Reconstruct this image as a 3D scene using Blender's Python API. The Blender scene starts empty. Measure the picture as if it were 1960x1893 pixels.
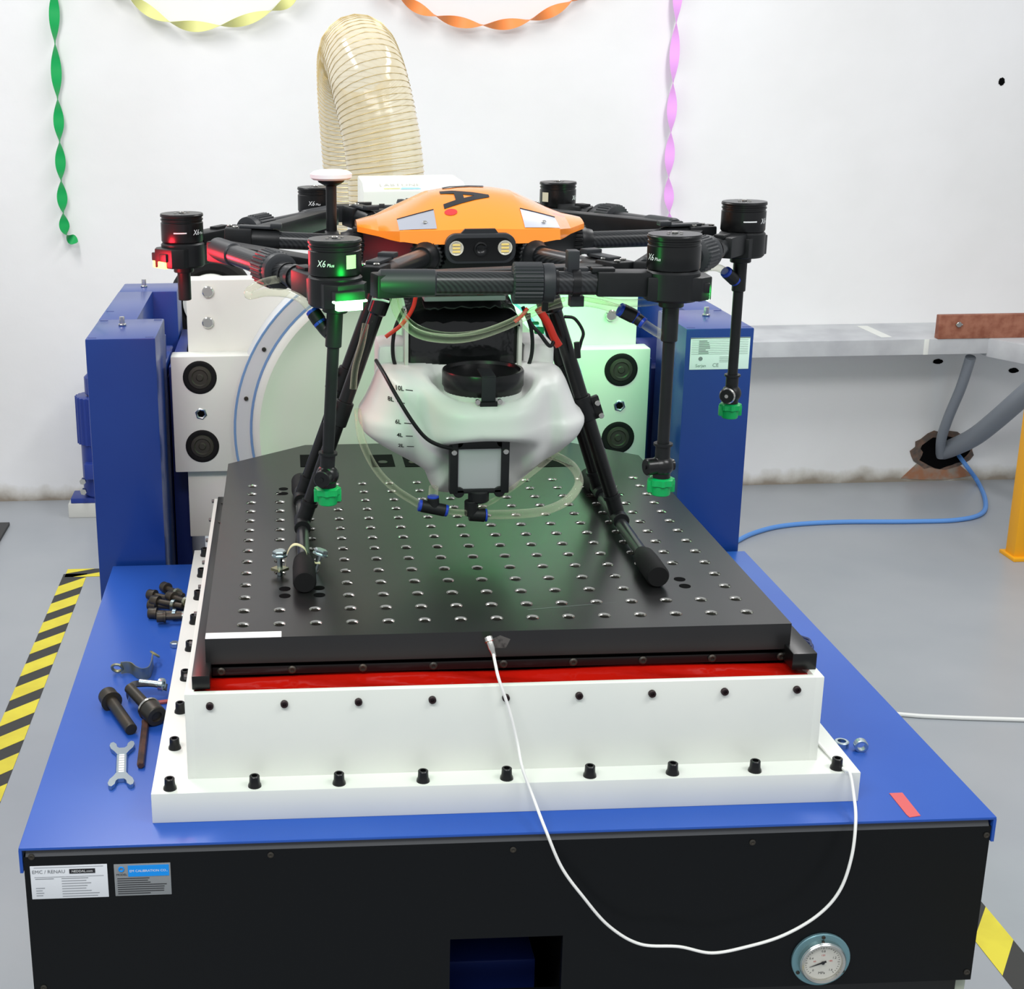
import bpy, bmesh, math, random
from mathutils import Vector, Matrix
random.seed(7)
PI = math.pi
SC = bpy.context.scene
COL = SC.collection
Z0 = 0.9            # height of the test table's top above the floor; coordinates below are relative to it

# ------------------------------------------------------------------ camera
CR = [[0.99894745, -0.0450099, -0.00883765], [-0.02096174, -0.27657902, -0.96076254], [0.04079951, 0.95993654, -0.27723139]]
CC = (0.0690841, -1.7710226, 0.7402137)
CF, CPX, CPY = 2653.72, 663.68, 885.12
cam = bpy.data.cameras.new('camera')
cam.sensor_fit = 'HORIZONTAL'; cam.sensor_width = 36.0
cam.lens = CF / 1960 * 36.0
cam.shift_x = (980 - CPX) / 1960
cam.shift_y = (CPY - 946.5) / 1960
cam.clip_start = 0.05; cam.clip_end = 60
camo = bpy.data.objects.new('camera', cam); COL.objects.link(camo)
m = Matrix(((CR[0][0], -CR[1][0], -CR[2][0], CC[0]), (CR[0][1], -CR[1][1], -CR[2][1], CC[1]),
            (CR[0][2], -CR[1][2], -CR[2][2], CC[2] + Z0), (0, 0, 0, 1)))
camo.matrix_world = m
SC.camera = camo

# ------------------------------------------------------------------ world, lights, exposure
SC.view_settings.view_transform = 'Standard'
SC.view_settings.look = 'None'
SC.view_settings.gamma = 1.0
SC.view_settings.use_curve_mapping = False
SC.view_settings.exposure = 0.0
w = bpy.data.worlds.new('room_light'); SC.world = w; w.use_nodes = True
bg = w.node_tree.nodes['Background']
bg.inputs[0].default_value = (0.93, 0.96, 1.0, 1); bg.inputs[1].default_value = 0.56

def area(name, loc, target, sx, sy, power, color=(1, 1, 1)):
    l = bpy.data.lights.new(name, 'AREA'); l.shape = 'RECTANGLE'; l.size = sx; l.size_y = sy
    l.energy = power; l.color = color
    o = bpy.data.objects.new(name, l); COL.objects.link(o)
    o.location = (loc[0], loc[1], loc[2] + Z0)
    d = Vector(target) - Vector(loc); o.rotation_euler = d.to_track_quat('-Z', 'Y').to_euler()
    return o
area('ceiling_tube_light', (-0.9, 1.5, 2.1), (-0.9, 1.7, 0), 0.35, 1.6, 38, (1.0, .99, .98))
area('ceiling_tube_light', (1.6, 1.5, 2.1), (1.6, 1.7, 0), 0.35, 1.6, 36, (1.0, .99, .98))
area('ceiling_tube_light', (-0.6, -1.6, 2.1), (-0.3, 0.2, 0), 2.2, 0.5, 52, (1, 1, 1))
area('ceiling_tube_light', (1.9, -1.0, 2.1), (1.4, 0.6, 0), 1.4, 0.5, 28, (1, 1, 1))

def spot(name, loc, target, power, color, ang=2.4, size=0.02):
    l = bpy.data.lights.new(name, 'SPOT'); l.energy = power; l.color = color; l.spot_size = ang; l.spot_blend = 0.8
    l.shadow_soft_size = size
    o = bpy.data.objects.new(name, l); COL.objects.link(o); o.location = (loc[0], loc[1], loc[2] + Z0)
    d = Vector(target) - Vector(loc); o.rotation_euler = d.to_track_quat('-Z', 'Y').to_euler()
def point(name, loc, power, color, size=0.01):
    l = bpy.data.lights.new(name, 'POINT'); l.energy = power; l.color = color; l.shadow_soft_size = size
    o = bpy.data.objects.new(name, l); COL.objects.link(o); o.location = (loc[0], loc[1], loc[2] + Z0)

# pixel of the 1960x1893 frame -> point on the plane coordinate[ax] = val (real place in the room)
def P(px, py, ax, val):
    c = ((px - CPX) / CF, (py - CPY) / CF, 1.0)
    d = [sum(CR[r][k] * c[r] for r in range(3)) for k in range(3)]
    t = (val - CC[ax]) / d[ax]
    return Vector([CC[k] + d[k] * t for k in range(3)])
def PY(px, py, y): return P(px, py, 1, y)
def PZ(px, py, z): return P(px, py, 2, z)

# ------------------------------------------------------------------ materials
def lin(c):
    return tuple(((v / 255) / 12.92 if v / 255 <= .04045 else ((v / 255 + .055) / 1.055) ** 2.4) for v in c)
MATS = {}
def mat(name, rgb, rough=.5, metal=0., spec=.5, noise=None, bump=None, coat=0., emit=None, alpha=None, trans=0., ior=1.45):
    if name in MATS: return MATS[name]
    m = bpy.data.materials.new(name); m.use_nodes = True; nt = m.node_tree; b = nt.nodes['Principled BSDF']
    c = lin(rgb) + (1,)
    b.inputs['Base Color'].default_value = c; b.inputs['Roughness'].default_value = rough
    b.inputs['Metallic'].default_value = metal; b.inputs['Specular IOR Level'].default_value = spec
    b.inputs['Coat Weight'].default_value = coat; b.inputs['Coat Roughness'].default_value = .08
    b.inputs['Transmission Weight'].default_value = trans; b.inputs['IOR'].default_value = ior
    if alpha is not None: b.inputs['Alpha'].default_value = alpha
    if emit: b.inputs['Emission Color'].default_value = tuple(emit[:3]) + (1,); b.inputs['Emission Strength'].default_value = emit[3]
    tc = nt.nodes.new('ShaderNodeTexCoord')
    if noise:
        rgb2, sc, lo, hi = noise
        n = nt.nodes.new('ShaderNodeTexNoise'); n.inputs['Scale'].default_value = sc; n.inputs['Detail'].default_value = 5
        nt.links.new(tc.outputs['Object'], n.inputs['Vector'])
        r = nt.nodes.new('ShaderNodeMapRange'); r.inputs[1].default_value = lo; r.inputs[2].default_value = hi
        nt.links.new(n.outputs[0], r.inputs[0])
        mx = nt.nodes.new('ShaderNodeMix'); mx.data_type = 'RGBA'
        mx.inputs[6].default_value = c; mx.inputs[7].default_value = lin(rgb2) + (1,)
        nt.links.new(r.outputs[0], mx.inputs[0]); nt.links.new(mx.outputs[2], b.inputs['Base Color'])
    if bump:
        n = nt.nodes.new('ShaderNodeTexNoise'); n.inputs['Scale'].default_value = bump[0]; n.inputs['Detail'].default_value = 3
        nt.links.new(tc.outputs['Object'], n.inputs['Vector'])
        bp = nt.nodes.new('ShaderNodeBump'); bp.inputs['Strength'].default_value = bump[1]; bp.inputs['Distance'].default_value = bump[2]
        nt.links.new(n.outputs[0], bp.inputs['Height']); nt.links.new(bp.outputs[0], b.inputs['Normal'])
    MATS[name] = m
    return m

BLUE = mat('blue_enamel', (38, 84, 172), .34, noise=((30, 78, 168), 3, .4, .7), bump=(500, .05, .0005))
BLUED = mat('blue_tower_enamel', (14, 54, 130), .30, coat=.1, noise=((11, 48, 124), 4, .4, .7), bump=(500, .05, .0005))
NAVY = mat('deep_blue_steel', (22, 42, 110), .45)
WHITE = mat('white_enamel', (226, 229, 221), .32, noise=((220, 224, 217), 6, .4, .7))
WHITE2 = mat('cream_enamel', (226, 229, 220), .35)
GREYRING = mat('pale_grey_enamel', (206, 210, 212), .35)
RINGBLUE = mat('thin_blue_line', (116, 152, 198), .4)
ANOD = mat('black_anodised_plate', (27, 27, 27), .29, spec=.8, noise=((19, 19, 20), 5, .35, .7))
PANEL = mat('black_acrylic', (13, 15, 17), .3, spec=.22)
PEDGE = mat('grey_acrylic_edge', (70, 72, 74), .3)
BLACK = mat('black_plastic', (16, 18, 19), .42, spec=.40, noise=((22, 24, 26), 30, .4, .7))
BLACKM = mat('black_satin_metal', (13, 14, 15), .28, spec=.5)
BLACKR = mat('black_rubber', (16, 16, 17), .7, spec=.3)
GREYP = mat('charcoal_plastic', (36, 39, 42), .45)
VOID = mat('black_recess', (6, 6, 7), .9, spec=.1)
STEEL = mat('bright_steel', (205, 204, 198), .22, metal=1.)
ZINC = mat('zinc_plated_steel', (190, 205, 208), .28, metal=1.)
BRASSY = mat('yellow_zinc_steel', (178, 172, 130), .35, metal=.9, noise=((120, 140, 150), 25, .4, .65))
OXIDE = mat('black_oxide_steel', (58, 58, 54), .45, metal=.6, noise=((74, 66, 56), 30, .4, .7))
RUSTY = mat('brown_worn_steel', (92, 64, 54), .5, metal=.4, noise=((60, 48, 44), 60, .4, .7))
RED = mat('red_vinyl', (182, 22, 12), .10, spec=.6, bump=(14, .5, .012))
REDTAPE = mat('red_tape', (205, 84, 84), .5)
REDW = mat('red_wire', (190, 40, 24), .4)
ORANGE = mat('orange_gloss_shell', (255, 146, 44), .14, coat=.6)
SILVER = mat('silver_sheet', (186, 190, 200), .3, metal=.4)
TANK = mat('translucent_white_plastic', (232, 233, 230), .38, spec=.5, bump=(9, .12, .01))
GREEN = mat('green_nozzle_plastic', (0, 160, 84), .38)
BFIT = mat('blue_fitting_ring', (24, 60, 170), .35)
CAP = mat('motor_bell_metal', (46, 48, 50), .32, metal=.3)
MBODY = mat('motor_black_metal', (11, 12, 13), .32, spec=.5)
STICK = mat('cream_sticker', (214, 208, 180), .5)
PAPER = mat('white_label', (222, 226, 230), .45)
PAPERG = mat('grey_label', (136, 140, 142), .4)
INK = mat('black_print', (30, 30, 34), .5)
INKG = mat('grey_print', (120, 124, 128), .5)
INKW = mat('white_print', (230, 232, 232), .4)
INKR = mat('red_print', (200, 50, 50), .5)
CYAN = mat('sky_blue_print', (0, 144, 235), .4)
YEL = mat('yellow_tape', (228, 214, 60), .55, noise=((214, 198, 56), 12, .4, .7))
TBLK = mat('black_tape', (54, 54, 52), .6)
CABW = mat('white_cable_sheath', (236, 236, 232), .4)
CABB = mat('blue_cable_sheath', (96, 150, 220), .45)
GAL = mat('galvanised_grey', (200, 203, 205), .5, noise=((178, 180, 184), 7, .4, .7))
PIPE = mat('grey_pvc_pipe', (136, 142, 150), .5)
WOOD = mat('reddish_wood', (158, 104, 82), .6, noise=((134, 78, 58), 30, .4, .65))
OCHRE = mat('ochre_paint', (238, 168, 24), .5)
RUBM = mat('dark_rubber_mat', (66, 66, 66), .8, bump=(200, .3, .002))
PLASTER = mat('broken_plaster', (120, 96, 82), .9, noise=((92, 84, 78), 30, .4, .6), bump=(30, 1, .01))
CREAM = mat('cream_tie', (226, 222, 178), .4)
LEDG = mat('green_led', (200, 255, 210), .4, emit=(.35, 1, .45, 9))
LEDR = mat('red_led', (255, 120, 60), .4, emit=(1, .42, .10, 5))
LAMPW = mat('lamp_reflector', (235, 232, 215), .15, metal=.5)
LAMPY = mat('lamp_chip', (236, 210, 120), .4)
SGREEN = mat('green_crepe', (0, 166, 84), .55); SYEL = mat('pale_yellow_crepe', (232, 232, 150), .55)
SORA = mat('orange_crepe', (255, 150, 80), .55); SPNK = mat('pink_crepe', (246, 176, 250), .55)

def tube_clear(name, col, a, rough=.12):
    m = mat(name, col, rough, spec=.6)
    nt = m.node_tree; b = nt.nodes['Principled BSDF']; out = nt.nodes['Material Output']
    t = nt.nodes.new('ShaderNodeBsdfTransparent'); mx = nt.nodes.new('ShaderNodeMixShader')
    t.inputs[0].default_value = (.97, .97, .92, 1)
    lw = nt.nodes.new('ShaderNodeLayerWeight'); lw.inputs[0].default_value = .28 if a < .1 else .35
    r = nt.nodes.new('ShaderNodeMapRange'); r.inputs[3].default_value = a; r.inputs[4].default_value = min(1, a + .6)
    nt.links.new(lw.outputs['Facing'], r.inputs[0]); nt.links.new(r.outputs[0], mx.inputs[0])
    nt.links.new(t.outputs[0], mx.inputs[1]); nt.links.new(b.outputs[0], mx.inputs[2]); nt.links.new(mx.outputs[0], out.inputs[0])
    return m
CLEAR = tube_clear('clear_tubing', (224, 226, 204), .02, .05)
HOSE = tube_clear('translucent_hose_wall', (228, 218, 192), .42, .10)
HOSEW = mat('copper_spiral', (206, 184, 130), .35, metal=.3)

# carbon fibre: a twill weave of two greys in the tube's own coordinates
CARB = mat('carbon_fibre', (38, 40, 42), .28, spec=.6)
nt = CARB.node_tree; b_ = nt.nodes['Principled BSDF']; tc = nt.nodes.new('ShaderNodeTexCoord')
wv = nt.nodes.new('ShaderNodeTexWave'); wv.wave_type = 'BANDS'; wv.bands_direction = 'DIAGONAL'; wv.inputs['Scale'].default_value = 90
nt.links.new(tc.outputs['Object'], wv.inputs['Vector'])
cr = nt.nodes.new('ShaderNodeValToRGB'); cr.color_ramp.elements[0].color = lin((18, 20, 21)) + (1,); cr.color_ramp.elements[1].color = lin((42, 44, 46)) + (1,)
nt.links.new(wv.outputs[0], cr.inputs[0]); nt.links.new(cr.outputs[0], b_.inputs['Base Color'])

# wall: white plaster with faint stains and brown flaking along the foot
WALL = bpy.data.materials.new('wall_plaster'); WALL.use_nodes = True; nt = WALL.node_tree; b_ = nt.nodes['Principled BSDF']
b_.inputs['Roughness'].default_value = .75
tc = nt.nodes.new('ShaderNodeTexCoord'); geo = nt.nodes.new('ShaderNodeNewGeometry'); sx = nt.nodes.new('ShaderNodeSeparateXYZ')
nt.links.new(geo.outputs['Position'], sx.inputs[0])
n1 = nt.nodes.new('ShaderNodeTexNoise'); n1.inputs['Scale'].default_value = 9; n1.inputs['Detail'].default_value = 7
n2 = nt.nodes.new('ShaderNodeTexNoise'); n2.inputs['Scale'].default_value = 1.6; n2.inputs['Detail'].default_value = 6
for n in (n1, n2): nt.links.new(geo.outputs['Position'], n.inputs['Vector'])
ad = nt.nodes.new('ShaderNodeMath'); ad.operation = 'MULTIPLY_ADD'; ad.inputs[1].default_value = -.10
nt.links.new(n1.outputs[0], ad.inputs[0]); nt.links.new(sx.outputs['Z'], ad.inputs[2])
r1 = nt.nodes.new('ShaderNodeValToRGB')
e = r1.color_ramp.elements; e[0].position = 0.0; e[0].color = lin((150, 140, 126)) + (1,); e[1].position = .5; e[1].color = lin((240, 240, 240)) + (1,)
k = e.new(.30); k.color = lin((214, 211, 204)) + (1,)
mr = nt.nodes.new('ShaderNodeMapRange'); mr.inputs[1].default_value = -.045; mr.inputs[2].default_value = .07
nt.links.new(ad.outputs[0], mr.inputs[0]); nt.links.new(mr.outputs[0], r1.inputs[0])
r2 = nt.nodes.new('ShaderNodeMapRange'); r2.inputs[1].default_value = .35; r2.inputs[2].default_value = .75; r2.inputs[3].default_value = 0; r2.inputs[4].default_value = .35
nt.links.new(n2.outputs[0], r2.inputs[0])
mx = nt.nodes.new('ShaderNodeMix'); mx.data_type = 'RGBA'; mx.blend_type = 'MULTIPLY'; mx.inputs[7].default_value = lin((226, 226, 222)) + (1,)
nt.links.new(r2.outputs[0], mx.inputs[0]); nt.links.new(r1.outputs[0], mx.inputs[6]); nt.links.new(mx.outputs[2], b_.inputs['Base Color'])
bp = nt.nodes.new('ShaderNodeBump'); bp.inputs['Strength'].default_value = .25; bp.inputs['Distance'].default_value = .01
nt.links.new(n1.outputs[0], bp.inputs['Height']); nt.links.new(bp.outputs[0], b_.inputs['Normal'])
FLOOR = mat('grey_epoxy_floor', (164, 168, 172), .32, spec=.4, noise=((155, 160, 165), 2.2, .35, .7), bump=(6, .12, .004))

# ------------------------------------------------------------------ mesh helpers
class MB:
    def __init__(s): s.v = []; s.f = []; s.mi = []; s.cur = 0
    def add(s, vs, fs):
        o = len(s.v); s.v += [Vector(q) for q in vs]; s.f += [[i + o for i in f] for f in fs]; s.mi += [s.cur] * len(fs); return s
    def m(s, i): s.cur = i; return s
    def box(s, a, b, bev=0.0, mtx=None):
        bm = bmesh.new(); bmesh.ops.create_cube(bm, size=1)
        a = Vector(a); b = Vector(b); c = (a + b) / 2; d = b - a
        for v in bm.verts: v.co = Vector((c[k] + v.co[k] * d[k] for k in range(3)))
        if bev > 0: bmesh.ops.bevel(bm, geom=bm.edges[:], offset=bev, segments=2, affect='EDGES', profile=.6)
        if mtx: bmesh.ops.transform(bm, matrix=mtx, verts=bm.verts)
        bm.verts.index_update(); s.add([v.co.copy() for v in bm.verts], [[v.index for v in f.verts] for f in bm.faces]); bm.free(); return s
    def lathe(s, p0, p1, prof, n=24, cap=True, twist=0.):
        # prof: list of (t metres along p0->p1 axis, radius)
        p0 = Vector(p0); ax = (Vector(p1) - p0).normalized()
        u = ax.orthogonal().normalized() if abs(ax.z) < .95 else Vector((1, 0, 0)); u = (u - ax * u.dot(ax)).normalized(); w = ax.cross(u)
        vs = []; fs = []
        for t, r in prof:
            for k in range(n):
                a = 2 * PI * k / n + twist; rr = r if not callable(r) else r(k)
                vs.append(p0 + ax * t + (u * math.cos(a) + w * math.sin(a)) * rr)
        for i in range(len(prof) - 1):
            for k in range(n):
                k2 = (k + 1) % n; fs.append([i * n + k, i * n + k2, (i + 1) * n + k2, (i + 1) * n + k])
        if cap: fs.append(list(range(n))[::-1]); fs.append([(len(prof) - 1) * n + k for k in range(n)])
        return s.add(vs, fs)
    def cyl(s, p0, p1, r, n=20, ch=0.0, r2=None):
        L = (Vector(p1) - Vector(p0)).length; r2 = r if r2 is None else r2
        pr = [(0, r), (L, r2)] if ch <= 0 else [(0, r - ch), (ch, r), (L - ch, r2), (L, r2 - ch)]
        return s.lathe(p0, p1, pr, n)
    def gear(s, p0, p1, r, dp, teeth, ch=.0015):
        L = (Vector(p1) - Vector(p0)).length; n = teeth * 4
        f = lambda rr: (lambda k: rr if k % 4 < 2 else rr - dp)
        return s.lathe(p0, p1, [(0, r - dp - ch), (ch, f(r)), (L - ch, f(r)), (L, r - dp - ch)], n)
    def tube(s, pts, r, n=10, closed_caps=True, rf=None):
        pts = [Vector(p) for p in pts]; N = len(pts); vs = []; fs = []
        t0 = (pts[1] - pts[0]).normalized(); u = t0.orthogonal().normalized()
        for i, p in enumerate(pts):
            t = (pts[min(i + 1, N - 1)] - pts[max(i - 1, 0)]).normalized()
            u = (u - t * u.dot(t)).normalized(); w = t.cross(u); rr = rf(i / (N - 1)) if rf else r
            for k in range(n):
                a = 2 * PI * k / n; vs.append(p + (u * math.cos(a) + w * math.sin(a)) * rr)
        for i in range(N - 1):
            for k in range(n):
                k2 = (k + 1) % n; fs.append([i * n + k, i * n + k2, (i + 1) * n + k2, (i + 1) * n + k])
        if closed_caps: fs.append(list(range(n))[::-1]); fs.append([(N - 1) * n + k for k in range(n)])
        return s.add(vs, fs)
    def prism(s, poly, h0, h1, axis=2, bev=0):
        # polygon in the two other axes, extruded along axis
        def mk(p, h):
            q = [0, 0, 0]; o = [k for k in range(3) if k != axis]; q[o[0]] = p[0]; q[o[1]] = p[1]; q[axis] = h; return q
        bm = bmesh.new(); a = [bm.verts.new(mk(p, h0)) for p in poly]; b = [bm.verts.new(mk(p, h1)) for p in poly]; n = len(poly)
        bm.faces.new(a); bm.faces.new(b)
        for k in range(n): bm.faces.new((a[k], a[(k + 1) % n], b[(k + 1) % n], b[k]))
        bmesh.ops.recalc_face_normals(bm, faces=bm.faces)
        if bev: bmesh.ops.bevel(bm, geom=bm.edges[:], offset=bev, segments=2, affect='EDGES', profile=.6)
        bm.verts.index_update(); s.add([v.co.copy() for v in bm.verts], [[v.index for v in f.verts] for f in bm.faces]); bm.free(); return s
    def sphere(s, c, r, n=16, sc=(1, 1, 1)):
        c = Vector(c); vs = []; fs = []; m_ = n // 2
        for i in range(m_ + 1):
            th = PI * i / m_
            for k in range(n):
                a = 2 * PI * k / n; vs.append(c + Vector((math.sin(th) * math.cos(a) * r * sc[0], math.sin(th) * math.sin(a) * r * sc[1], math.cos(th) * r * sc[2])))
        for i in range(m_):
            for k in range(n): k2 = (k + 1) % n; fs.append([i * n + k, (i + 1) * n + k, (i + 1) * n + k2, i * n + k2])
        return s.add(vs, fs)
    def torus(s, c, axis, R, r, n=24, k=8, arc=1.0, start=0.0):
        c = Vector(c); ax = Vector(axis).normalized(); u = ax.orthogonal().normalized(); w = ax.cross(u)
        N = n if arc >= 1 else n + 1
        pts = [c + (u * math.cos(start + 2 * PI * arc * i / n) + w * math.sin(start + 2 * PI * arc * i / n)) * R for i in range(n + 1)]
        return s.tube(pts, r, k, closed_caps=arc < 1)
    def mesh(s, name, mats, org, smooth=35):
        me = bpy.data.meshes.new(name); org = Vector(org)
        me.from_pydata([tuple(v - org) for v in s.v], [], s.f)
        if not isinstance(mats, (list, tuple)): mats = [mats]
        for m_ in mats: me.materials.append(m_)
        if len(mats) > 1: me.polygons.foreach_set('material_index', s.mi)
        bm = bmesh.new(); bm.from_mesh(me); bmesh.ops.remove_doubles(bm, verts=bm.verts, dist=1e-6)
        if getattr(s, 'fixn', True): bmesh.ops.recalc_face_normals(bm, faces=bm.faces)
        bm.to_mesh(me); bm.free()
        if smooth:
            me.polygons.foreach_set('use_smooth', [True] * len(me.polygons)); me.set_sharp_from_angle(angle=math.radians(smooth))
        me.update(); return me

def thing(name, label, cat, loc, group=None):
    o = bpy.data.objects.new(name, None); COL.objects.link(o); o.location = (loc[0], loc[1], loc[2] + Z0)
    o.empty_display_size = .05; o['label'] = label; o['category'] = cat
    if group: o['group'] = group
    o['_org'] = [float(q) for q in loc]
    return o
def part(root, name, mb, mats, smooth=35, label=None):
    org = root['_org']; me = mb.mesh(name, mats, org, smooth)
    o = bpy.data.objects.new(name, me); COL.objects.link(o); o.parent = root; o['_org'] = list(org)
    if label: o['label'] = label
    return o
def solo(name, mb, mats, label, cat, org, group=None, smooth=35):
    me = mb.mesh(name, mats, org, smooth); o = bpy.data.objects.new(name, me); COL.objects.link(o)
    o.location = (org[0], org[1], org[2] + Z0); o['label'] = label; o['category'] = cat
    if group: o['group'] = group
    return o
def struct(name, mb, mats, org=(0, 0, -.9), parent=None):
    me = mb.mesh(name, mats, org); o = bpy.data.objects.new(name, me); COL.objects.link(o)
    if parent: o.parent = parent
    else: o.location = (org[0], org[1], org[2] + Z0); o['kind'] = 'structure'
    o['_org'] = list(org); return o
def inst(proto, root, loc, name=None, rot=None):
    o = proto.copy(); COL.objects.link(o); o.parent = root; og = root['_org']
    o.location = (loc[0] - og[0], loc[1] - og[1], loc[2] - og[2])
    if rot: o.rotation_euler = rot
    return o
def spline(pts, n=12):
    pts = [Vector(p) for p in pts]; q = [pts[0] * 2 - pts[1]] + pts + [pts[-1] * 2 - pts[-2]]; out = []
    for i in range(1, len(q) - 2):
        for k in range(n):
            t = k / n; a, b, c, d = q[i - 1], q[i], q[i + 1], q[i + 2]
            out.append(.5 * ((2 * b) + (c - a) * t + (2 * a - 5 * b + 4 * c - d) * t * t + (3 * b - a - 3 * c + d) * t ** 3))
    out.append(pts[-1]); return out
def text_mb(mb, txt, size, fn, bold=0.0, align='CENTER'):
    # flat lettering: fn maps text plane (u right, v up) to a point
    cu = bpy.data.curves.new('t', 'FONT'); cu.body = txt; cu.size = size; cu.align_x = align; cu.align_y = 'CENTER'; cu.resolution_u = 2; cu.offset = bold
    o = bpy.data.objects.new('t', cu); me = o.to_mesh()
    bm = bmesh.new(); bm.from_mesh(me)
    bmesh.ops.remove_doubles(bm, verts=bm.verts, dist=1e-6); bm.verts.index_update()
    mb.add([fn(v.co.x, v.co.y) for v in bm.verts], [[v.index for v in f.verts] for f in bm.faces]); mb.fixn = False
    bm.free(); o.to_mesh_clear(); bpy.data.objects.remove(o); bpy.data.curves.remove(cu)
def lerp(a, b, t): return Vector(a) * (1 - t) + Vector(b) * t

# ------------------------------------------------------------------ setting
YW, ZF = 3.46, -.9
struct('floor', MB().box((-4.5, -4.5, ZF - .1), (5.5, YW + .2, ZF)), FLOOR)
wb = struct('wall_back', MB().box((-4.5, YW, ZF), (5.5, YW + .2, 2.4)), WALL, (0, YW, ZF))
# broken opening low in the wall (rough pit with a rim) and a small plug hole
def blob(cx, cz, rx, rz, y, n=26, amp=.12, seed=1):
    rnd = random.Random(seed); return [(cx + rx * math.cos(2 * PI * k / n) * (1 + amp * rnd.uniform(-1, 1)), cz + rz * math.sin(2 * PI * k / n) * (1 + amp * rnd.uniform(-1, 1))) for k in range(n)]
hc = PY(1805, 862, YW)
q = MB(); q.prism(blob(hc.x, hc.z, .125, .082, 0, seed=3), YW - .004, YW + .001, axis=1)
struct('broken_plaster', q, PLASTER, (0, YW, ZF), wb)
q = MB(); q.prism(blob(hc.x + .005, hc.z - .004, .10, .066, 0, seed=5), YW - .0055, YW + .001, axis=1)
struct('wall_hole', q, VOID, (0, YW, ZF), wb)
q = MB(); q.prism([(hc.x - .16, ZF + .015), (hc.x - .09, hc.z - .04), (hc.x + .06, hc.z - .05), (hc.x + .13, ZF + .02), (hc.x + .03, ZF + .006), (hc.x - .08, ZF + .008)], YW - .003, YW + .001, axis=1)
struct('bare_brick_patch', q, mat('bare_brick', (160, 112, 84), .9, noise=((150, 140, 128), 16, .4, .6)), (0, YW, ZF), wb)
h2 = PY(1917, 156, YW)
struct('plug_hole', MB().prism(blob(h2.x, h2.z, .012, .014, 0, seed=8), YW - .002, YW + .001, axis=1), VOID, (0, YW, ZF), wb)
for px, py in ((1795, 692), (1940, 709)):
    h3 = PY(px, py, YW); struct('plug_hole', MB().prism(blob(h3.x, h3.z, .02, .010, 0, seed=px), YW - .002, YW + .001, axis=1), VOID, (0, YW, ZF), wb)

# ------------------------------------------------------------------ base cabinet
BX0, BX1, BYF, BYB, BZ = -.288, .987, -.190, .845, -.22
base = thing('machine_cabinet', 'low blue steel cabinet with black front panel under the white table housing', 'cabinet', (.35, .33, ZF))
part(base, 'top_sheet', MB().box((BX0, BYF, BZ - .004), (BX1, BYB, BZ), .0012), BLUE)
for xa in (BX0, BX1 - .004): part(base, 'side_lip', MB().box((xa, BYF, BZ - .036), (xa + .004, BYB, BZ - .003)), BLUE)
ocx0, ocx1, ocz = PY(862, 1800, BYF).x - .01, PY(1078, 1793, BYF).x + .01, PY(862, 1800, BYF).z + .01
for bi, (a_, b_) in enumerate((((BX0 + .006, BYF + .013, ZF), (ocx0, BYB - .005, BZ - .045)), ((ocx1, BYF + .013, ZF), (BX1 - .006, BYB - .005, BZ - .045)),
               ((ocx0, BYF + .013, ocz), (ocx1, BYB - .005, BZ - .045)), ((ocx0, BYF + .30, ZF), (ocx1, BYB - .005, ocz)), ((BX0 + .01, BYF + .02, BZ - .045), (BX1 - .01, BYB - .005, BZ - .004)))):
    part(base, 'body_panel', MB().box(a_, b_), mat('grey_green_steel', (168, 176, 160), .5) if bi != 3 else VOID)
cx0, cx1, cz1 = PY(862, 1800, BYF).x, PY(1078, 1793, BYF).x, PY(862, 1800, BYF).z
q = MB(); yp0, yp1 = BYF + .002, BYF + .012
q.box((BX0 + .005, yp0, BZ - .25), (cx0, yp1, BZ - .014)).box((cx1, yp0, BZ - .25), (BX1 - .005, yp1, BZ - .014)).box((cx0, yp0, cz1), (cx1, yp1, BZ - .014))
fp = part(base, 'front_panel', q, PANEL)
part(base, 'panel_edge', MB().prism([(yp0, BZ - .014), (yp1, BZ - .014), (yp1, BZ - .0045), (yp0 + .006, BZ - .0045)], BX0 + .008, BX1 - .008, axis=0), PEDGE)
part(base, 'lower_panel', MB().box((BX0 + .02, yp0 + .01, ZF + .02), (BX1 - .02, yp1 + .01, BZ - .252)), BLACKM)
for xa in (ocx0 - .0005, ocx1 - .0025): part(base, 'opening_wall', MB().box((xa, yp1 + .001, ZF + .3), (xa + .003, BYF + .30, ocz)), VOID)
part(base, 'opening_wall', MB().box((ocx0, yp1 + .001, ocz - .003), (ocx1, BYF + .30, ocz + .001)), VOID)
part(base, 'inner_duct', MB().box((ocx0 + .004, yp1 + .075, ZF + .3), (cx0 + .132, yp1 + .17, PY(950, 1838, yp1 + .075).z), .004), NAVY)
sp = MB().lathe((0, 0, 0), (0, -1, 0), [(0, .0042), (.0012, .0042), (.0020, .0028), (.0016, .0014), (.0009, .001)], 14)
for i, (px, py) in enumerate([(60, 1640), (518, 1636), (982, 1626), (1440, 1612), (1888, 1598), (1850, 1860), (84, 1890)]):
    w_ = PY(px, py, yp0)
    if i == 0: s0 = part(base, 'screw', sp, MATS['black_oxide_steel']); sc0 = s0; og = base['_org']; 
    if i == 0:
        for v in s0.data.vertices: v.co += Vector(og)
        s0.location = (w_.x - og[0], yp0 - og[1], w_.z - og[2])
    else: inst(sc0, base, (w_.x, yp0, w_.z))
def plate_quad(px0, py0, px1, py1, y, t=.0006):
    a = PY(px0, py0, y); b = PY(px1, py1, y); return a.x, a.z, b.x, b.z
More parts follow.
